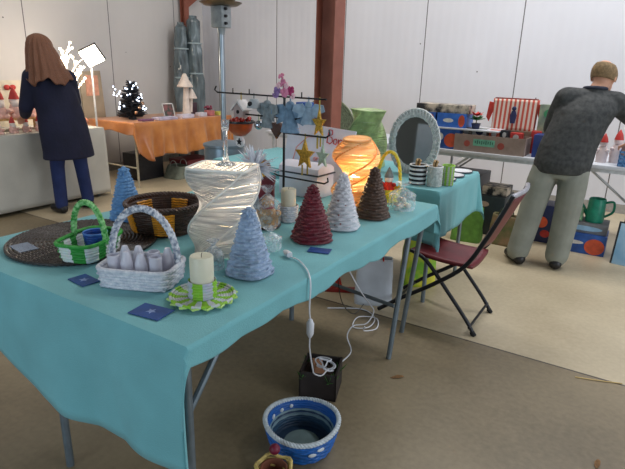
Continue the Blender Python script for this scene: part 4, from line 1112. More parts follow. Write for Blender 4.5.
# ------------------------------------------------------------------ PATIO HEATER
m_galv = mat('brushed_steel', (150, 158, 164), .3, .8, vary=.08, scale=8, stretch=(1, 1, .1))
t = thing('patio_heater', 'tall steel patio heater with drum base and domed hood', 'heater', (-2.52, 2.98, 0), 0)
link('foot_ring', MB().lathe([(0, 0), (.23, 0), (.24, .02), (.21, .05), (0, .05)], n=36), m_galv, t)
link('tank_drum', MB().lathe([(.185, .05), (.19, .07), (.19, .66), (.185, .69), (.20, .70), (.20, .72), (.12, .745), (.03, .75), (0, .75)], n=36), mat('blue_grey_drum', (128, 144, 156), .35, .5, vary=.06), t)
link('pole', MB().tube([(0, 0, .74), (0, 0, 1.78)], .026, n=18), m_galv, t)
link('control_box', MB().box((0, 0, 1.845), (.13, .13, .18), bev=.01).lathe([(.03, 1.70), (.04, 1.76), (.05, 1.76)], n=18), mat('pale_grey_casting', (150, 156, 158), .4, .3), t)
for z_ in (1.79, 1.85, 1.91): link('control_knob', MB().lathe([(0, 0), (.014, 0), (.012, .02), (0, .02)], n=12, c=(.065, -.02, z_), rot=rotm(0, PI / 2, 0)), m_black, t)
link('burner_screen', MB().lathe([(.11, 1.96), (.13, 1.99), (.12, 2.19), (.05, 2.23), (0, 2.23)], n=30), mat('bronze_screen', (120, 106, 84), .35, .7), t)
link('hood', MB().lathe([(.41, 2.25), (.40, 2.27), (.25, 2.33), (.05, 2.37), (0, 2.37), (0, 2.36), (.24, 2.315), (.40, 2.255)], n=40), m_galv, t)
link('burner_flange', MB().lathe([(0, 1.935), (.15, 1.94), (.19, 1.965), (.11, 1.975), (0, 1.975)], n=30), mat('bronze_screen', (120, 106, 84), .35, .7), t)

# ------------------------------------------------------------------ MAN'S TABLE GOODS
VT = .75
def carton(label, x, y, z, w_, d_, h, front, side=None, rz=0, strip=None, name='game_box', cat='box', group=None, art=None):
    t = thing(name, label, cat, (x, y, z), rz, group)
    link('carton_body', MB().box((0, 0, h / 2), (w_, d_, h), bev=.002), front, t)
    if strip: link('printed_panel', MB().box((0, -d_ / 2 - .001, h * strip[1]), (w_ * .94, .002, h * strip[2])), strip[0], t, smooth=False)
    if art:
        for k, (ax, az, aw, ah, am) in enumerate(art):
            link('printed_motif', MB().lathe([(0, 0), (1, 0), (1, .002), (0, .002)], n=20, sx=w_ * aw / 2, sy=h * ah / 2, c=(w_ * ax, -d_ / 2 - .0012 * (k + 1) - (.002 if strip else 0), h * az), rot=rotm(PI / 2, 0, 0)), am, t, smooth=False)
    return t
c_blue = mat('box_blue', (40, 84, 158), .45, vary=.15, scale=14)
c_navy = mat('box_navy', (36, 44, 82), .5, vary=.15, scale=14)
c_orange = mat('box_orange', (206, 84, 50), .5)
c_white = mat('box_white', (214, 212, 208), .5)
c_red = mat('box_red', (180, 46, 40), .5)
c_green = mat('box_green', (60, 140, 90), .5)
c_photo = mat('box_photo_strip', (40, 40, 44), .5, scale=14, rgb2=(206, 190, 170), contrast=.7)
c_dark = mat('box_dark', (34, 34, 40), .5, vary=.2)
c_teal = mat('label_teal', (120, 190, 164), .6)
c_cyan = mat('print_cyan', (150, 190, 220), .5)
carton('blue game box at the foot of the stack beside the mirror', -.91, 4.10, VT, .21, .26, .18, c_navy, art=[(.2, .5, .5, .7, c_orange), (-.25, .5, .3, .5, c_cyan)])
carton('blue and orange game box, lower one of the stack nearest the cardboard tray', -.675, 4.10, VT, .24, .26, .18, c_blue, art=[(.18, .45, .55, .7, c_orange), (-.28, .6, .3, .4, c_white)])
single('display_shelf', MB().box((0, 0, .006), (.80, .36, .012)), m_white_top, 'white shelf board laid over the lower game boxes', 'shelf', (-.62, 4.14, VT + .1815), smooth=False)
carton('navy game box with pink print on the shelf board, far end of the row', -.92, 4.12, VT + .194, .21, .24, .125, c_blue, art=[(.3, .5, .3, .8, c_red), (-.1, .55, .4, .5, c_cyan)])
carton('bright blue game box with orange figure on the shelf board beside the poinsettia', -.66, 4.12, VT + .194, .27, .24, .125, mat('box_bright_blue', (48, 104, 190), .45, vary=.1), art=[(.36, .5, .22, .85, c_orange), (-.1, .5, .36, .3, c_white)])
carton('long flat picture box lying across the two upper game boxes', -.76, 4.12, VT + .320, .50, .22, .075, c_photo, name='picture_box')
# poinsettia
t = thing('poinsettia', 'small red poinsettia in green leaves beside the stacked game boxes', 'plant', (-.445, 4.06, VT + .194), 0)
link('flower_pot', MB().lathe([(0, 0), (.03, 0), (.042, .05), (.038, .05), (0, .04)], n=20), c_navy, t)
for nm, mm, zz, L_, n_ in (('leaves', mat('poinsettia_green', (52, 110, 52), .6), .075, .085, 11), ('bracts', mat('poinsettia_red', (206, 44, 36), .55), .115, .07, 10)):
    b = MB()
    for k in range(n_):
        a = 2 * PI * k / n_ + zz * 9; e = .25 + .3 * (k % 2)
        d = Vector((math.cos(a) * math.cos(e), math.sin(a) * math.cos(e), math.sin(e))); sd = d.cross(Vector((0, 0, 1))).normalized() * L_ * .3
        o_ = Vector((0, 0, zz)); b.face([b.bm.verts.new(q) for q in (o_, o_ + d * L_ * .5 + sd, o_ + d * L_, o_ + d * L_ * .5 - sd)])
    b.tube([(0, 0, .04), (0, 0, zz + .005)], .004, n=6)
    link(nm, b, mm, t, smooth=False, solid=.0015)
# cardboard tray of goods
t = thing('cardboard_tray', 'long open cardboard tray with a teal label at the table edge', 'box', (-.285, 4.07, VT), -.02)
m_cb = mat('grey_brown_cardboard', (158, 138, 128), .75, vary=.08)
b = MB().box((0, -.115, .075), (.62, .006, .15)).box((0, .115, .075), (.62, .006, .15)).box((-.307, 0, .075), (.006, .23, .15)).box((.307, 0, .075), (.006, .23, .15)).box((0, 0, .004), (.61, .225, .006))
link('tray_wall', b, m_cb, t, smooth=False)
link('teal_label', MB().box((-.04, -.1195, .085), (.19, .002, .06)), c_teal, t, smooth=False)
for dx, aw in ((-.19, .055), (.11, .06)):
    link('red_flower_print', MB().lathe([(0, 0), (aw / 2, 0), (aw / 2, .002), (0, .002)], n=16, c=(dx, -.1195, .07), rot=rotm(PI / 2, 0, 0)), mat('faded_red_print', (170, 80, 70), .6), t)
b = MB()
for k in range(9): b.box((-.115 + k * .019, -.1212, .088), (.010, .0012, .022 + .010 * (k % 2)))
link('dark_lettering', b, mat('grey_green_ink', (70, 120, 104), .6), t, smooth=False)
for k, (dx, w_, h_, m_, lb) in enumerate([(-.24, .09, .19, c_photo, 'small photo-fronted box at the end of the cardboard tray nearest the mirror'), (-.12, .13, .195, c_white, 'white box with dark print standing in the cardboard tray'), (.01, .09, .185, c_orange, 'orange packet standing in the cardboard tray'), (.10, .07, .19, c_dark, 'black packet standing in the cardboard tray'), (.20, .10, .175, c_red, 'red packet at the end of the cardboard tray nearest the man')]):
    carton(lb, -.285 + dx, 4.10, VT + .009, w_, .08, h_, m_, name='packet', art=[(0, .8, .5, .25, c_white if m_ is not c_white else c_navy)])
# riser with the striped bag
carton('brown carton behind the cardboard tray carrying the striped bag', -.17, 4.32, VT, .46, .22, .19, mat('brown_carton', (120, 96, 80), .7), name='carton')
t = thing('striped_bag', 'red and cream striped bag with a navy figure on its front', 'bag', (-.17, 4.30, VT + .1915), .02)
m_rs = stripes('red_cream_stripes', (198, 84, 66), (226, 206, 190), 8.2, 'X')
b = MB()
def f(u, q):
    a = 2 * PI * u; k = (abs(math.cos(a)) ** 8 + abs(math.sin(a)) ** 8) ** (-1 / 8)
    return Vector((.19 * k * math.cos(a) * (1 + .06 * (q - .5)), .06 * k * math.sin(a) * (1 - .4 * q), q * .27))
b.grid(f, 40, 12, wrap=True); b.box((0, 0, .003), (.36, .11, .005))
link('bag_body', b, m_rs, t, solid=.003)
link('navy_figure', MB().loft([((0, -.064, .06), .02, .006), ((0, -.060, .13), .030, .007), ((0, -.058, .17), .016, .007)], n=14).ball((0, -.058, .19), .020, (1, .5, 1)), mat('navy_print', (40, 44, 86), .6), t)
for sg in (-1, 1):
    link('red_bow', MB().prism([(sg * .185, .23), (sg * .235, .24), (sg * .25, .10), (sg * .225, .06), (sg * .20, .14)], .02), mat('red_fabric', (206, 66, 52), .7), t)
link('gathered_top', MB().box((0, 0, .274), (.37, .05, .012), bev=.004), mat('dark_red_hem', (130, 50, 44), .6), t)
carton('picture frame box with green and orange print beside the striped bag', .14, 4.30, VT, .19, .10, .43, mat('grey_print_box', (96, 110, 104), .5, scale=9, rgb2=(150, 160, 130), contrast=.4), name='picture_box', art=[(0, .82, .6, .2, c_green), (.1, .68, .4, .12, c_orange)])
carton('dark blue box at the table edge beside the man', .15, 4.08, VT, .15, .18, .19, mat('box_deep_blue', (34, 54, 120), .4, vary=.1), art=[(0, .4, .5, .3, c_navy)])
carton('small red box lying between the cardboard tray and the dark blue box', .055, 4.25, VT, .08, .10, .20, c_red, name='packet')
carton('brown box half hidden behind the man', .35, 4.25, VT, .2, .2, .15, mat('brown_carton', (120, 96, 80), .7), name='carton')
# figurines at the right
m_porc = mat('pink_white_porcelain', (222, 206, 204), .3, vary=.05)
for k, (x, y, s, lb) in enumerate([(.60, 4.12, 1.0, 'white santa figurine nearest the man on the table edge'), (.70, 4.16, 1.15, 'taller white figurine with red cap beside the blue crate'), (.79, 4.2, .95, 'white figurine with red cap standing above the blue crate')]):
    t = thing('figurine', lb, 'figurine', (x, y, VT), .2 * k)
    link('robe', MB().loft([((0, 0, 0), .040 * s, .036 * s), ((0, 0, .07 * s), .045 * s, .038 * s), ((0, 0, .13 * s), .026 * s, .022 * s)], n=18).ball((0.035 * s, -.02, .10 * s), .014 * s).ball((-.035 * s, -.02, .10 * s), .014 * s), m_porc, t)
    link('head', MB().ball((0, 0, .155 * s), .030 * s), m_porc, t)
    link('red_cap', MB().lathe([(.031 * s, .165 * s), (.022 * s, .20 * s), (.004, .235 * s), (0, .237 * s)], n=16), c_red, t)
t = thing('blue_crate', 'small blue slotted plastic crate at the table edge', 'crate', (.83, 4.03, VT), 0)
b = MB()
for z_ in (.01, .045, .08, .115):
    b.box((0, -.07, z_), (.20, .006, .016)).box((0, .07, z_), (.20, .006, .016)).box((-.1, 0, z_), (.006, .14, .016)).box((.1, 0, z_), (.006, .14, .016))
for k in range(7): b.box((-.098 + k * .0327, -.07, .062), (.006, .006, .12))
b.box((0, 0, .004), (.2, .14, .006))
link('slotted_wall', b, mat('blue_plastic', (90, 140, 190), .4), t, smooth=False)

# goods under the man's table
carton('black lidded tub under the table behind the chair', -.62, 4.30, 0, .50, .5, .50, c_dark, name='storage_tub', cat='tub')
carton('dark carton with a pale label beneath the table, next to the tub', -.22, 4.14, 0, .28, .36, .36, mat('dark_teal_carton', (44, 54, 58), .5), name='storage_box', art=[(-.15, .8, .35, .14, mat('pale_label', (190, 160, 140), .6))])
bag('grass green cloth bag on the floor behind the chair', -.32, 3.72, .26, .2, .30, mat('grass_green_cloth', (96, 144, 56), .7, vary=.15), mat('lime_handle', (110, 160, 40), .5), rz=.1, name='cloth_bag')
bag('mixed green and brown cloth bag beside the chair back', -.02, 3.80, .24, .18, .26, mat('moss_cloth', (100, 108, 66), .8, scale=9, rgb2=(150, 120, 90), contrast=.4), mat('moss_handle', (70, 74, 50), .7), rz=-.1, name='cloth_bag')
carton('white and black box standing on the dark carton', -.20, 4.16, .3605, .22, .24, .075, c_photo, name='picture_box')
carton('orange and navy box on the floor behind the man\'s legs'.replace("'s", ''), .26, 4.15, 0, .20, .24, .34, c_navy, name='storage_box', art=[(-.1, .55, .5, .3, c_orange), (.1, .25, .4, .2, c_red)])
carton('wide blue carton with an orange-red sun print under the table', .585, 4.05, 0, .36, .26, .17, c_blue, name='storage_box', art=[(.28, .42, .42, .8, c_orange), (-.2, .55, .5, .2, c_white)])
carton('grey carton resting on the wide blue carton', .585, 4.07, .171, .34, .24, .085, mat('grey_carton', (120, 122, 126), .7), name='storage_box', art=[(0, .5, .8, .5, c_cyan)])
t = thing('watering_can', 'teal green plastic watering can under the table', 'watering can', (.64, 4.06, .257), .0)
m_can = mat('teal_green_plastic', (28, 140, 112), .4)
link('can_body', MB().lathe([(0, 0), (.068, 0), (.072, .02), (.066, .19), (.06, .20), (.056, .19), (.06, .03), (0, .02)], n=28), m_can, t)
link('handle', MB().tube(smooth_path([(.062, 0, .17), (.12, 0, .18), (.125, 0, .10), (.068, 0, .05)], 5), .010, n=8), m_can, t)
link('spout', MB().tube([(-.06, 0, .05), (-.10, 0, .12), (-.145, 0, .18)], .012, n=8, radii=[.016, .012, .010]), m_can, t)
bag('pale green plastic bag beside the watering can', .49, 4.06, .13, .10, .11, mat('pale_green_film', (150, 196, 150), .4, translucent=.3), m_can, rz=0, name='plastic_bag')
for o in bpy.data.objects:
    if o.get('label') == 'pale green plastic bag beside the watering can': o.location.z = .257
t = thing('leaning_picture', 'light blue picture panel leaning against the dark cloth', 'picture', (.98, 3.78, 0), -.15)
link('panel_board', xf(MB().box((0, 0, .165), (.30, .012, .33), bev=.002), Matrix.Rotation(math.radians(-14), 4, 'X')), mat('sky_picture', (126, 172, 206), .4, scale=5, rgb2=(180, 206, 220), contrast=.3), t)
link('dark_edge', xf(MB().box((0, .008, .165), (.33, .008, .355)), Matrix.Rotation(math.radians(-14), 4, 'X')), c_dark, t, smooth=False)
b = MB()
def f(u, q):
    return Vector((.86 + .34 * u, 3.905 + .022 * math.sin(u * 16 + q * 2) * (.4 + q), .76 - q * .70))
b.grid(f, 24, 20)
single('dark_drape', b, mat('black_cloth', (26, 26, 34), .85), 'black cloth hanging from the end of the white folding table', 'cloth', solid=.004)

# round-topped rattan screen behind the column
t = thing('rattan_dome', 'grey-green round-topped rattan piece standing behind the steel column', 'decoration', (-2.13, 4.25, VT), 0)
b = MB()
for k in range(16):
    f_ = (k + 1) / 16; b.tube([(.36 * f_ * math.cos(PI * q / 24), .004 * ((q + k) % 2), .37 * f_ * math.sin(PI * q / 24) + .008) for q in range(25)], .0125, n=6)
link('woven_fan', b, mat('grey_green_rattan', (118, 124, 96), .7, vary=.2, scale=40), t)
link('foot_bar', MB().box((0, 0, .008), (.66, .09, .016), bev=.003), mat('grey_wood', (110, 106, 96), .7), t)
carton('blue box beside the grey-green rattan piece, showing past the column', -2.30, 4.06, VT, .16, .14, .33, c_blue)

# ------------------------------------------------------------------ ORANGE STALL GOODS
OT = .7785
t = thing('christmas_tree', 'small dark tree hung with cold white lights on the orange satin table', 'christmas tree', (-4.48, 3.52, OT), 0)
m_need = mat('dark_needles', (22, 26, 34), .7, vary=.3, scale=40)
b = MB()
for k in range(260):
    z_ = random.uniform(.03, .43); R_ = .17 * (1 - (z_ / .47)) ** .7 + .02; a = random.uniform(0, 2 * PI)
    p0 = Vector((0, 0, z_)); p1 = Vector((R_ * math.cos(a), R_ * math.sin(a), z_ + random.uniform(-.01, .04)))
    b.tube([p0.lerp(p1, .25), p1], .008, n=4, radii=[.014, .004])
link('foliage', b, m_need, t)
link('trunk', MB().lathe([(0, 0), (.05, 0), (.045, .03), (.012, .04), (.006, .44), (0, .44)], n=10), c_dark, t)
m_led = mat('cold_white_bulb', (230, 240, 255), .5, emit=(214, 230, 255), estr=7)
for k in range(34):
    z_ = random.uniform(.10, .44); R_ = .18 * (1 - (z_ / .50)) ** .7 + .02; a = random.uniform(-1.9, 1.4)
    if k < 8: z_ = random.uniform(.20, .40); R_ = .22; a = random.uniform(-1.9, -1.2)
    link('light_bulb', MB().ball((R_ * math.cos(a), R_ * math.sin(a), z_), .0085, u=8, v=6), m_led, t)
for k in range(3): link('bauble', MB().ball((.13 - .02 * k, -.05 + .07 * k, .09 + .05 * k), .022, u=10, v=8), mat('copper_bauble', (180, 140, 110), .25, .5), t)
carton('dark base box behind the small lit tree', -4.74, 3.72, OT, .14, .24, .17, c_dark, name='display_box', rz=0)
# white tilted frame
t = thing('photo_frame', 'white photo frame tilted back beside the mushroom tower', 'frame', (-4.40, 4.05, OT), PI / 2 - .2)
Mf = Matrix.Rotation(math.radians(-18), 4, 'X')
b = MB()
for c_, d_ in (((-.075, 0, .09), (.012, .012, .18)), ((.075, 0, .09), (.012, .012, .18)), ((0, 0, .006), (.16, .012, .012)), ((0, 0, .174), (.16, .012, .012))): b.box(c_, d_)
link('white_border', xf(b, Mf), c_white, t, smooth=False)
link('picture', xf(MB().box((0, .004, .09), (.14, .004, .16)), Mf), mat('dark_festive_picture', (44, 60, 50), .4, scale=18, rgb2=(150, 80, 80), contrast=.4), t, smooth=False)
# mushroom tower
t = thing('mushroom_tower', 'tall cream plaster tower of two mushrooms on the orange satin', 'sculpture', (-4.36, 4.31, OT), 0)
m_plas = mat('cream_plaster', (216, 200, 188), .7, vary=.08)
link('stem', MB().loft([((0, 0, 0), .08, .07), ((0, 0, .06), .055, .05), ((0, 0, .2), .042, .04), ((0, .01, .36), .035, .035), ((0, .0, .42), .03, .03)], n=18), m_plas, t)
link('large_cap', MB().lathe([(0, .55), (.02, .545), (.06, .46), (.105, .385), (.10, .375), (0, .385)], n=26, c=(0, -.01, 0)), m_plas, t)
link('small_stem', MB().loft([((0.01, .06, .05), .028, .028), ((0.01, .085, .24), .024, .024)], n=12), m_plas, t)
link('small_cap', MB().lathe([(0, .36), (.02, .35), (.05, .29), (.075, .235), (.07, .228), (0, .235)], n=22, c=(.01, .09, 0)), m_plas, t)
# small goods on the orange table
for k, (x, y, w_, d_, h_, rgb, lb) in enumerate([
    (-4.22, 3.50, .10, .16, .02, (110, 70, 100), 'flat plum-coloured packet at the end of the orange table by the lit tree'),
    (-4.22, 3.80, .14, .30, .03, (176, 170, 190), 'long pale lilac tray in the middle of the orange table'),
    (-4.22, 4.15, .12, .20, .045, (206, 200, 214), 'white lace-like box in front of the mushroom tower'),
    (-4.24, 4.46, .10, .12, .05, (200, 196, 206), 'small white box beyond the mushroom tower'),
    (-4.55, 4.60, .10, .10, .16, (70, 50, 60), 'dark jar-like box by the wrapped bundles'),
    (-4.24, 4.62, .10, .10, .07, (186, 110, 110), 'pink packet near the far end of the orange table'),
    (-4.22, 4.80, .10, .12, .05, (190, 190, 90), 'yellow-green packet at the far end of the orange table')]):
    carton(lb, x, y, OT, w_, d_, h_, mat('trinket_%s' % 'abcdefghij'[k], rgb, .5, vary=.15, scale=20), name='trinket_box')
t = thing('red_flower_pot', 'dark red potted posy at the far end of the orange table', 'plant', (-4.36, 4.72, OT), 0)
link('pot', MB().lathe([(0, 0), (.035, 0), (.045, .07), (0, .065)], n=18), mat('maroon_pot', (96, 40, 50), .5), t)
b = MB()
for k in range(14): a = k * 2.4; b.ball((.045 * math.cos(a) * ((k % 4) / 3), .045 * math.sin(a) * ((k % 4) / 3), .085 + .012 * (k % 3)), .016, u=8, v=6)
link('flowers', b, mat('dusty_red_petal', (140, 60, 80), .6), t)
# things beneath the orange table
carton('dark carton on the floor under the orange satin table', -4.62, 3.75, 0, .3, .4, .34, c_dark, name='storage_box')
carton('dark red crate under the far end of the orange table', -4.45, 4.45, 0, .35, .5, .20, mat('dark_red_crate_paint', (110, 30, 34), .5), name='crate')
bag('grey-green sack lying beneath the orange table', -4.30, 4.06, .3, .34, .16, mat('sage_sack', (116, 120, 104), .8, vary=.15), m_trim, name='sack')

# wrapped bundles in the corner
m_wrap = mat('grey_plastic_wrap', (92, 104, 108), .25, vary=.35, scale=5, stretch=(2, 2, .6), bump=.6, bscale=9, coat=.3)
def bundle(label, x, y, h, r, lean, seed):
    t = thing('wrapped_parasol', label, 'parasol', (x, y, 0), 0)
    b = MB()
    def f(u, q):
        a = 2 * PI * u; rr = r * ((.62 + .45 * math.sin(PI * min(1, q * .93 + .03)) ** .6)*1.0) * (1 + .26 * noise.noise(Vector((math.cos(a) * 1.8, math.sin(a) * 1.8, q * 9 + seed))) + .07 * math.sin(a * 5 + q * 9))
        if q > .97: rr *= .6
        for s_ in (.35, .62, .82): rr *= 1 - .10 * math.exp(-((q - s_) / .02) ** 2)
        return Vector((rr * math.cos(a) + lean[0] * q, rr * math.sin(a) + lean[1] * q, .04 + q * (h - .04)))
    b.grid(f, 32, 60, wrap=True)
    link('plastic_cover', b, m_wrap, t)
    for s_ in (.35, .62, .82):
        b = MB(); b.tube([(r * 1.02 * math.cos(2 * PI * k / 24) + lean[0] * s_, r * 1.0 * math.sin(2 * PI * k / 24) + lean[1] * s_, s_ * h) for k in range(24)], .012, n=5, closed=True)
        link('tape_band', b, mat('pale_tape', (160, 176, 180), .3), t)
    link('pole_foot', MB().lathe([(0, 0), (.05, 0), (.03, .05), (0, .05)], n=16), c_dark, t)
bundle('wrapped grey parasol leaning in the corner, the one nearer the left wall', -5.10, 4.93, 2.02, .100, (0, .06), 1)
bundle('wrapped grey parasol leaning in the corner, the one nearer the back wall', -5.00, 5.18, 2.12, .108, (-.01, -.03), 4)

# ------------------------------------------------------------------ WOMAN'S STALL GOODS
ST = TZ
t = thing('wooden_shelf', 'low wooden riser shelf with red and white plush figures', 'shelf', (-4.50, 1.84, ST), 0)
m_wood = mat('pale_pine', (190, 150, 96), .6, vary=.15, scale=6, stretch=(1, 8, 8))
link('shelf_board', MB().box((0, 0, .115), (.22, 1.05, .018)), m_wood, t, smooth=False)
for yy in (-.5, 0, .5): link('support', MB().box((0, yy, .053), (.2, .018, .106)), m_wood, t, smooth=False)
m_plb = mat('pinkish_plush', (222, 180, 168), .9, vary=.1, scale=30)
m_plw = mat('white_plush', (226, 214, 206), .9, vary=.06); m_plr = mat('red_plush', (178, 62, 58), .9, vary=.1)
def plush(label, x, y, z, s, group=None, proto=[None]):
    if proto[0] is None:
        t = thing('plush_santa', label, 'plush toy', (x, y, z), 0, group)
        link('plush_body', MB().loft([((0, 0, 0), .055, .05), ((0, 0, .06), .06, .055), ((0, 0, .11), .035, .035)], n=16).ball((.045, -.05, .06), .022).ball((.045, .05, .06), .022).ball((.05, -.03, .012), .024).ball((.05, .03, .012), .024), m_plb, t)
        link('plush_head', MB().ball((0, 0, .14), .042), m_plw, t)
        link('beard', MB().ball((.025, 0, .115), .034, (.8, 1, 1.1)), m_plw, t)
        link('cap', MB().lathe([(.043, .155), (.03, .20), (.010, .245), (0, .25)], n=16), m_plr, t)
        proto[0] = t
    else:
        t = copy_tree(proto[0]); t.location = (x, y, z); t['label'] = label
        if group: t['group'] = group
    t.scale = (s, s, s); t.rotation_euler.z = random.uniform(-.3, .3)
    return t
GP = 'plush santas on the pine riser'
for k, y in enumerate((1.45, 1.63, 1.80, 1.96, 2.11, 2.26)):
    plush('plush santa with red cap sitting on the low pine riser', -4.50, y, ST + .1245, 1.15, GP)
for k, y in enumerate((1.50, 1.65, 1.80, 1.94, 2.07, 2.20, 2.33)):
    plush('small plush santa sitting in front of the pine riser', -4.28, y, ST + .001, .62, 'small plush santas at the table edge')
# back grid with wreaths
t = thing('display_board', 'cream backboard behind the plush santas hung with red bows', 'board', (-4.84, 1.94, ST), 0)
link('board', MB().box((0, 0, .235), (.02, 1.2, .47)), mat('cream_board', (214, 206, 186), .8, vary=.05), t, smooth=False)
for k, (y, z_) in enumerate(((-.3, .36), (-.1, .39), (.12, .35), (.32, .40), (.5, .36), (.52, .22))):
    link('red_bow', MB().ball((.02, y - .03, z_), .034, (.4, 1, .8)).ball((.02, y + .03, z_), .034, (.4, 1, .8)).ball((.03, y, z_), .014), m_plr, t)
# white lit branch tree
t = thing('lit_branch_tree', 'white branch tree covered in glowing lights on the woman stall', 'lit tree', (-4.46, 2.72, ST), 0)
m_lit = mat('glowing_white_branch', (255, 240, 220), .5, emit=(255, 226, 196), estr=3.2)
b = MB(); random.seed(21); tips = []
def branch(p, d, L_, r_, depth):
    q = p + d * L_; b.tube([p, p.lerp(q, .5) + Vector((0, random.uniform(-.01, .01), 0)), q], r_, n=6, radii=[r_, r_ * .85, r_ * .6])
    tips.append(q)
    if depth:
        for s_ in range(3):
            dd = (d + Vector((random.uniform(-.4, .4), random.uniform(-.75, .75), random.uniform(-.1, .45)))).normalized()
            branch(p.lerp(q, .45 + .25 * s_), dd, L_ * .62, r_ * .65, depth - 1)
branch(Vector((0, 0, 0)), Vector((0, -.04, 1)).normalized(), .42, .017, 3)
link('branches', b, m_lit, t)
for k, p in enumerate(tips[:40]):
    link('light_bulb', MB().ball(p, .013, u=8, v=6), mat('warm_white_bulb', (255, 240, 220), .5, emit=(255, 232, 206), estr=7), t)
L_ = glow('branch_glow', (-4.40, 2.62, ST + .55), 5, (1, .82, .62), .15)
# bright lamp
t = thing('square_flood_lamp', 'dazzling square lamp on a thin white post at the end of the white stall', 'lamp', (-4.55, 3.06, 0), 0)
link('tripod_foot', MB().lathe([(0, 0), (.09, 0), (.085, .02), (.02, .03), (0, .03)], n=24), m_white_leg, t)
link('lamp_post', MB().tube([(0, 0, .02), (0, 0, 1.46)], .012, n=10), m_white_leg, t)
Ml = Matrix.Translation((.03, 0, 1.50)) @ Matrix.Rotation(-.75, 4, 'Z') @ Matrix.Rotation(.42, 4, 'Y') @ Matrix.Rotation(math.radians(28), 4, 'X')
link('lamp_housing', xf(MB().box((-.02, 0, 0), (.05, .21, .21), bev=.008), Ml), mat('dark_lamp_housing', (60, 54, 48), .5), t)
link('glowing_face', xf(MB().box((.008, 0, 0), (.012, .195, .195), bev=.004), Ml), mat('blazing_lamp_face', (255, 250, 240), .5, emit=(255, 238, 214), estr=14), t)
L2 = glow('flood_light', (-4.36, 2.92, 1.46), 16, (1, .86, .68), .1)
# easel with brown boards
t = thing('display_easel', 'leaning brown wooden easel boards behind the square lamp', 'easel', (-5.02, 3.40, 0), 0)
m_br = mat('grey_brown_board', (140, 118, 98), .7, vary=.15, scale=5)
for nm, pts in (('leg', [(-.02, -.08, 0), (0, -.05, 1.30)]), ('leg', [(-.02, .06, 0), (0, .0, 1.30)]), ('leg', [(-.2, 0, 0), (0, -.02, 1.25)])):
    link(nm, MB().tube(pts, .014, n=6), m_br, t)
link('hanging_board', xf(MB().box((0.03, 0, 1.02), (.02, .30, .62)), Matrix.Rotation(.05, 4, 'X')), mat('khaki_board', (150, 136, 116), .7, vary=.12, scale=4), t, smooth=False)
link('rosy_panel', MB().box((.045, -.05, 1.16), (.012, .17, .24)), mat('rosy_panel_paint', (196, 140, 116), .7), t, smooth=False)
# small ornaments by tree
for k, (y, h_, rgb, lb) in enumerate([(2.46, .10, (206, 180, 160), 'cream ball ornament beside the lit branch tree near the woman'), (2.80, .09, (190, 120, 90), 'copper ball ornament at the end of the white stall')]):
    single('ball_ornament', MB().ball((0, 0, h_ / 2), h_ / 2), mat('orb_%s' % 'ab'[k], rgb, .4), lb, 'ornament', (-4.40, y, ST))

# ------------------------------------------------------------------ PEOPLE
def hand(mb, wrist, d, palm, s=1.0):
    """wrist point, finger direction, palm normal"""
    d = Vector(d).normalized(); n = Vector(palm).normalized(); n = (n - d * n.dot(d)).normalized(); sd = d.cross(n)
    w0 = Vector(wrist)
    for k in range(4):
        o_ = sd * (k - 1.5) * .019 * s
        a = w0 + d * .015 * s + o_ * .7; bb = w0 + d * .085 * s + o_
        mb.capsule(a, .014 * s, bb, .0115 * s, n=8)
        L_ = (.062, .076, .080, .070)[k] * s
        c_ = bb + (d * .85 + n * .35).normalized() * L_ * .5; e_ = c_ + (d * .5 + n * .8).normalized() * L_ * .5
        mb.capsule(bb, .0095 * s, c_, .0088 * s, n=8); mb.capsule(c_, .0088 * s, e_, .0075 * s, n=8)
    a = w0 + d * .03 * s + sd * .025 * s; c_ = a + (d * .5 + sd * .7 + n * .3).normalized() * .04 * s
    mb.capsule(a, .013 * s, c_, .011 * s, n=8); mb.capsule(c_, .011 * s, c_ + (d * .8 + n * .4).normalized() * .032 * s, .009 * s, n=8)
m_skin = mat('skin', (206, 152, 124), .55, vary=.06, scale=10)
def head(mb, c, fwd, s=1.0):
    c = Vector(c); f = Vector(fwd).normalized(); side = f.cross(Vector((0, 0, 1))).normalized()
    R_ = Matrix((f, -side, Vector((0, 0, 1)))).transposed()
    mb.ball(c + Vector((0, 0, .015 * s)), .095 * s, (1.02, .82, 1.0), rot=R_, u=24, v=16)
    mb.ball(c + f * .022 * s + Vector((0, 0, -.048 * s)), .068 * s, (1.0, .85, 1.05), rot=R_, u=20, v=14)
    mb.ball(c + f * .095 * s + Vector((0, 0, -.015 * s)), .014 * s, (1, .8, 1.6), rot=R_, u=10, v=8)
    mb.ball(c + f * .083 * s + Vector((0, 0, -.060 * s)), .015 * s, (.6, 1.6, .6), rot=R_, u=10, v=8)
    for sg in (-1, 1):
        mb.ball(c + side * sg * .080 * s + Vector((0, 0, -.012 * s)) - f * .004, .026 * s, (.7, .38, 1.15), rot=R_, u=12, v=8)
        mb.ball(c + side * sg * .030 * s + f * .080 * s + Vector((0, 0, .008 * s)), .014 * s, rot=R_, u=10, v=8)

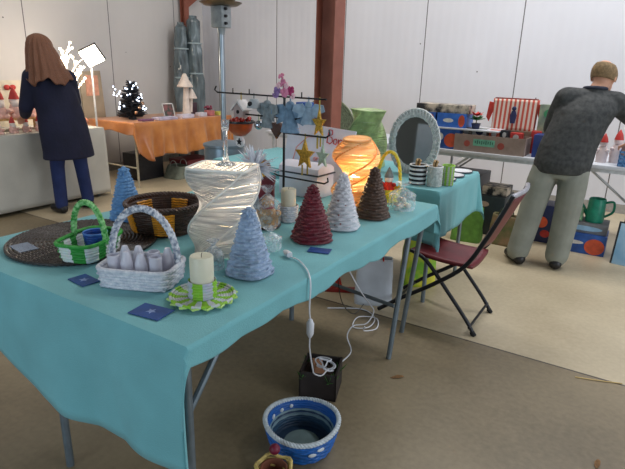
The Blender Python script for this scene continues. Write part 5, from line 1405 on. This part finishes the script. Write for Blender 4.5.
# --- man
man = thing('person', 'person in a dark patterned shirt and grey trousers leaning over the white table', 'person', (.30, 3.45, 0), 0)
def lm(p): return Vector(p) - Vector((.30, 3.45, 0))
HIPL, HIPR = lm((.285, 3.50, .84)), lm((.48, 3.52, .83))
KNL, KNR = lm((.235, 3.44, .45)), lm((.480, 3.47, .44))
ANL, ANR = lm((.19, 3.36, .09)), lm((.465, 3.42, .09))
SHL, SHR = lm((.30, 3.60, 1.265)), lm((.67, 3.70, 1.245))
NECK, HEADC = lm((.50, 3.67, 1.32)), lm((.535, 3.74, 1.425))
ELL, WRL = lm((.235, 3.74, 1.03)), lm((.34, 3.955, .90))
ELR, WRR = lm((.86, 3.80, 1.06)), lm((.78, 3.98, .93))
PC, CC = lm((.385, 3.51, .86)), lm((.46, 3.60, 1.15))
b = MB()
b.chain([(HIPL, .085), (KNL, .055), (ANL, .038)]); b.chain([(HIPR, .085), (KNR, .055), (ANR, .038)])
b.loft([(PC + Vector((0, 0, -.08)), .15, .10), (PC, .16, .11), (PC.lerp(CC, .5), .145, .10), (CC, .17, .115), (CC.lerp(NECK, .6), .15, .09), (NECK, .06, .06)], n=24)
b.chain([(SHL, .055), (ELL, .042), (WRL, .028)]); b.chain([(SHR, .055), (ELR, .042), (WRR, .028)])
b.capsule(NECK + Vector((0, -.01, -.03)), .062, HEADC + Vector((0, -.012, -.03)), .058)
fw_ = Vector((.28, .92, -.30)); head(b, HEADC, fw_, 1.02)
hand(b, WRL, (.1, .9, -.45), (0, -.3, -1), 1.05); hand(b, WRR, (-.1, .9, -.4), (0, -.3, -1), 1.05)
for A_, dx in ((ANL, -.5), (ANR, -.15)): b.capsule(A_ + Vector((0, 0, -.045)), .036, A_ + Vector((dx * .15, .14, -.058)), .030)
link('body', b, m_skin, man, remesh=.008, smooth_iter=4)
# short hair, balding
b = MB()
def hairf(u, q):
    a = 2 * PI * u; e = -.25 + 1.25 * q
    f = fw_.normalized(); side = f.cross(Vector((0, 0, 1))).normalized(); up_ = side.cross(f)
    keep = 1.0
    d = (side * math.cos(a) * .83 + -f * abs(1) * math.sin(a) * 1.02) * math.cos(e) + up_ * math.sin(e)
    return HEADC + Vector((0, 0, .012)) + d * .1035
_b2 = MB(); 
f = fw_.normalized(); side = f.cross(Vector((0, 0, 1))).normalized(); up_ = Vector((0, 0, 1))
nU, nV = 26, 12
def hf(u, q):
    a = PI * (-.08 + 1.16 * u); e = -.42 + 1.15 * q
    d = (side * math.cos(a) * .86 - f * math.sin(a) * 1.05) * math.cos(e) + up_ * math.sin(e) * 1.02
    return HEADC + Vector((0, 0, .013)) + d * (.1010 + .0012 * noise.noise(Vector((a * 9, e * 9, 0))))
_b2.grid(hf, nU, nV)
link('short_hair', _b2, mat('short_brown_grey_hair', (134, 110, 78), .8, vary=.2, scale=60, bump=.4), man, solid=.006, label='short cropped brown-grey hair around the back of the head')
# trousers
m_trs = mat('grey_cotton_trousers', (134, 136, 126), .85, vary=.1, scale=7, bump=.5, bscale=9)
b = MB()
b.loft([(PC + Vector((0, 0, -.17)), .15, .115), (PC + Vector((0, 0, -.06)), .178, .135), (PC + Vector((.0, 0, .06)), .165, .125)], n=24)
for H_, K_, A_ in ((HIPL, KNL, ANL), (HIPR, KNR, ANR)):
    b.chain([(H_ + Vector((0, -.01, -.06)), .100), (H_.lerp(K_, .5), .104), (K_, .095), (K_.lerp(A_, .5), .090), (A_ + Vector((0, -.0, .01)), .086)])
link('trousers', b, m_trs, man, remesh=.010, smooth_iter=8)
# shirt
def shirt_mat():
    m = mat('dark_patterned_shirt', (40, 42, 43), .75, scale=34, rgb2=(66, 67, 66), contrast=.1, bump=.7, bscale=11)
    return m
b = MB()
b.loft([(lm((.380, 3.50, .725)), .198, .140, .15), (lm((.385, 3.50, .80)), .202, .145, .15), (lm((.40, 3.53, .93)), .200, .145, .2), (lm((.44, 3.58, 1.08)), .200, .150, .25), (lm((.475, 3.62, 1.19)), .212, .140, .27), (lm((.49, 3.645, 1.26)), .18, .11, .27), (lm((.50, 3.665, 1.315)), .085, .075, .2), (lm((.503, 3.67, 1.345)), .072, .066, .2)], n=28)
b.chain([(SHL + Vector((.02, 0, 0)), .080), (SHL.lerp(ELL, .5), .070), (ELL, .062), (ELL.lerp(WRL, .5), .052), (ELL.lerp(WRL, .88), .044)])
b.chain([(SHR + Vector((-.02, 0, 0)), .080), (SHR.lerp(ELR, .5), .072), (ELR, .062), (ELR.lerp(WRR, .5), .052), (ELR.lerp(WRR, .88), .044)])
b.capsule(SHL + Vector((.03, 0, .01)), .075, SHR + Vector((-.03, 0, .01)), .075)
shirt = link('shirt', b, shirt_mat(), man, remesh=.009, smooth_iter=8)
b = MB().tube([NECK + Vector((.074 * math.cos(2 * PI * k / 24), .068 * math.sin(2 * PI * k / 24) + .003, .022 + .008 * math.sin(2 * PI * k / 24 + PI))) for k in range(24)], .012, n=8, closed=True)
link('collar', b, mat('navy_collar', (44, 46, 62), .8), shirt)
for A_, dv in ((ANL, Vector((-.075, .10, 0))), (ANR, Vector((-.02, .13, 0)))):
    p0 = Vector((A_.x, A_.y, .045)) - dv * .35; p1 = p0 + dv * 1.55
    s_ = MB().capsule(p0, .045, p0.lerp(p1, .5), .046).capsule(p0.lerp(p1, .5), .046, Vector((p1.x, p1.y, .036)), .035)
    for v in s_.bm.verts: v.co.z = max(.0, v.co.z)
    link('shoe', s_, mat('black_shoe_leather', (28, 26, 28), .45), man)

# --- woman
wo = thing('person', 'person with long brown hair in a navy coat and blue jeans at the white stall', 'person', (-3.86, 2.18, 0), 0)
def lw(p): return Vector(p) - Vector((-3.86, 2.15, 0))
HL, HR = lw((-3.86, 2.10, .84)), lw((-3.86, 2.27, .84))
KL, KR = lw((-3.88, 2.07, .46)), lw((-3.86, 2.31, .46))
AL, AR_ = lw((-3.86, 2.055, .09)), lw((-3.84, 2.335, .09))
SL, SR = lw((-3.92, 1.95, 1.29)), lw((-3.86, 2.27, 1.28))
NK, HC = lw((-3.90, 2.09, 1.38)), lw((-3.93, 2.05, 1.535))
EL, WL = lw((-4.00, 1.91, 1.02)), lw((-4.16, 1.98, .93))
ER, WR_ = lw((-3.97, 2.385, 1.05)), lw((-4.16, 2.33, .94))
PCw, CCw = lw((-3.86, 2.18, .88)), lw((-3.89, 2.12, 1.18))
b = MB()
b.chain([(HL, .08), (KL, .052), (AL, .036)]); b.chain([(HR, .08), (KR, .052), (AR_, .036)])
b.loft([(PCw + Vector((0, 0, -.08)), .10, .15), (PCw, .105, .155), (PCw.lerp(CCw, .5), .09, .13), (CCw, .10, .15), (CCw.lerp(NK, .6), .075, .13), (NK, .05, .05)], n=24)
b.chain([(SL, .05), (EL, .038), (WL, .025)]); b.chain([(SR, .05), (ER, .038), (WR_, .025)])
b.capsule(NK + Vector((0, 0, -.03)), .050, HC + Vector((0, 0, -.04)), .048)
fww = Vector((-.93, -.25, -.28)); head(b, HC, fww, .98)
hand(b, WL, (-.9, .1, -.35), (0, 0, -1), .95); hand(b, WR_, (-.9, -.1, -.35), (0, 0, -1), .95)
for A_ in (AL, AR_): b.capsule(A_ + Vector((0, 0, -.045)), .033, A_ + Vector((-.13, 0, -.06)), .027)
link('body', b, m_skin, wo, remesh=.008, smooth_iter=4)
b = MB()
b.loft([(PCw + Vector((0, 0, -.16)), .12, .15), (PCw + Vector((0, 0, -.02)), .12, .165)], n=20)
for H_, K_, A_ in ((HL, KL, AL), (HR, KR, AR_)): b.chain([(H_, .095), (H_.lerp(K_, .5), .082), (K_, .066), (K_.lerp(A_, .5), .062), (A_, .060)])
link('jeans', b, mat('blue_denim', (32, 46, 92), .85, vary=.15, scale=9, bump=.3), wo, remesh=.010, smooth_iter=6)
b = MB()
b.loft([(lw((-3.85, 2.19, .535)), .175, .255), (lw((-3.85, 2.19, .60)), .17, .248), (lw((-3.86, 2.175, .80)), .160, .240), (lw((-3.87, 2.16, .98)), .145, .222), (lw((-3.885, 2.13, 1.15)), .140, .210), (lw((-3.89, 2.11, 1.27)), .120, .190), (lw((-3.895, 2.10, 1.345)), .08, .11), (lw((-3.90, 2.09, 1.39)), .062, .062)], n=30)
b.chain([(SL, .078), (SL.lerp(EL, .5), .070), (EL, .064), (EL.lerp(WL, .85), .050)]); b.chain([(SR, .078), (SR.lerp(ER, .5), .072), (ER, .066), (ER.lerp(WR_, .85), .050)])
link('coat', b, mat('navy_wool_coat', (26, 28, 52), .9, vary=.15, scale=6, bump=.3, bscale=40), wo, remesh=.010, smooth_iter=8)
# hair: long, spreading over shoulders
b = MB(); fh = fww.normalized(); fh.z = 0; fh.normalize(); sh_ = Vector((-fh.y, fh.x, 0))
def hairw(u, q):
    a = 2 * PI * u
    # q 0 crown .. 1 tips
    if q < .30:
        e = PI / 2 * (1 - q / .30); R1 = .108 * math.cos(e); z_ = HC.z + .018 + .108 * math.sin(e)
    else:
        k = (q - .30) / .70; R1 = .108 + .062 * k ** .8; z_ = HC.z + .018 - k * (.305 + .03 * math.sin(a * 5 + 1) * k + .012 * math.sin(a * 13) * k)
    st = 1 + .05 * math.sin(a * 17 + q * 3) * (q > .1) + .03 * noise.noise(Vector((math.cos(a) * 3, math.sin(a) * 3, q * 4)))
    ca, sa = math.cos(a), math.sin(a)
    back = -fh * sa * R1 * 1.0; lat = sh_ * ca * R1 * (1.0 + .45 * max(0, q - .3))
    P_ = Vector((HC.x, HC.y, z_)) + (back + lat) * st + sh_ * 0 - fh * (.015 + .05 * max(0, q - .3)) + Vector((0, .06, 0)) * max(0, q - .3)
    # open at the face
    if sa < -.35 and q > .16: P_ = P_ - fh * (-sa - .35) * .16 * min(1, (q - .16) * 6)
    return P_
b.grid(hairw, 90, 40, wrap=True)
link('long_hair', b, mat('long_brown_hair', (92, 56, 38), .45, scale=60, stretch=(6, 6, .4), rgb2=(140, 90, 62), bump=.6, bscale=90), wo, solid=.012, label='long straight brown hair')
for A_ in (AL, AR_):
    p0 = Vector((A_.x + .025, A_.y, .045)); p1 = p0 + Vector((-.16, 0, -.008))
    s_ = MB().capsule(p0, .042, p0.lerp(p1, .5), .042).capsule(p0.lerp(p1, .5), .042, p1, .034)
    for v in s_.bm.verts: v.co.z = max(.0, v.co.z)
    link('shoe', s_, mat('black_shoe_leather', (28, 26, 28), .45), wo)
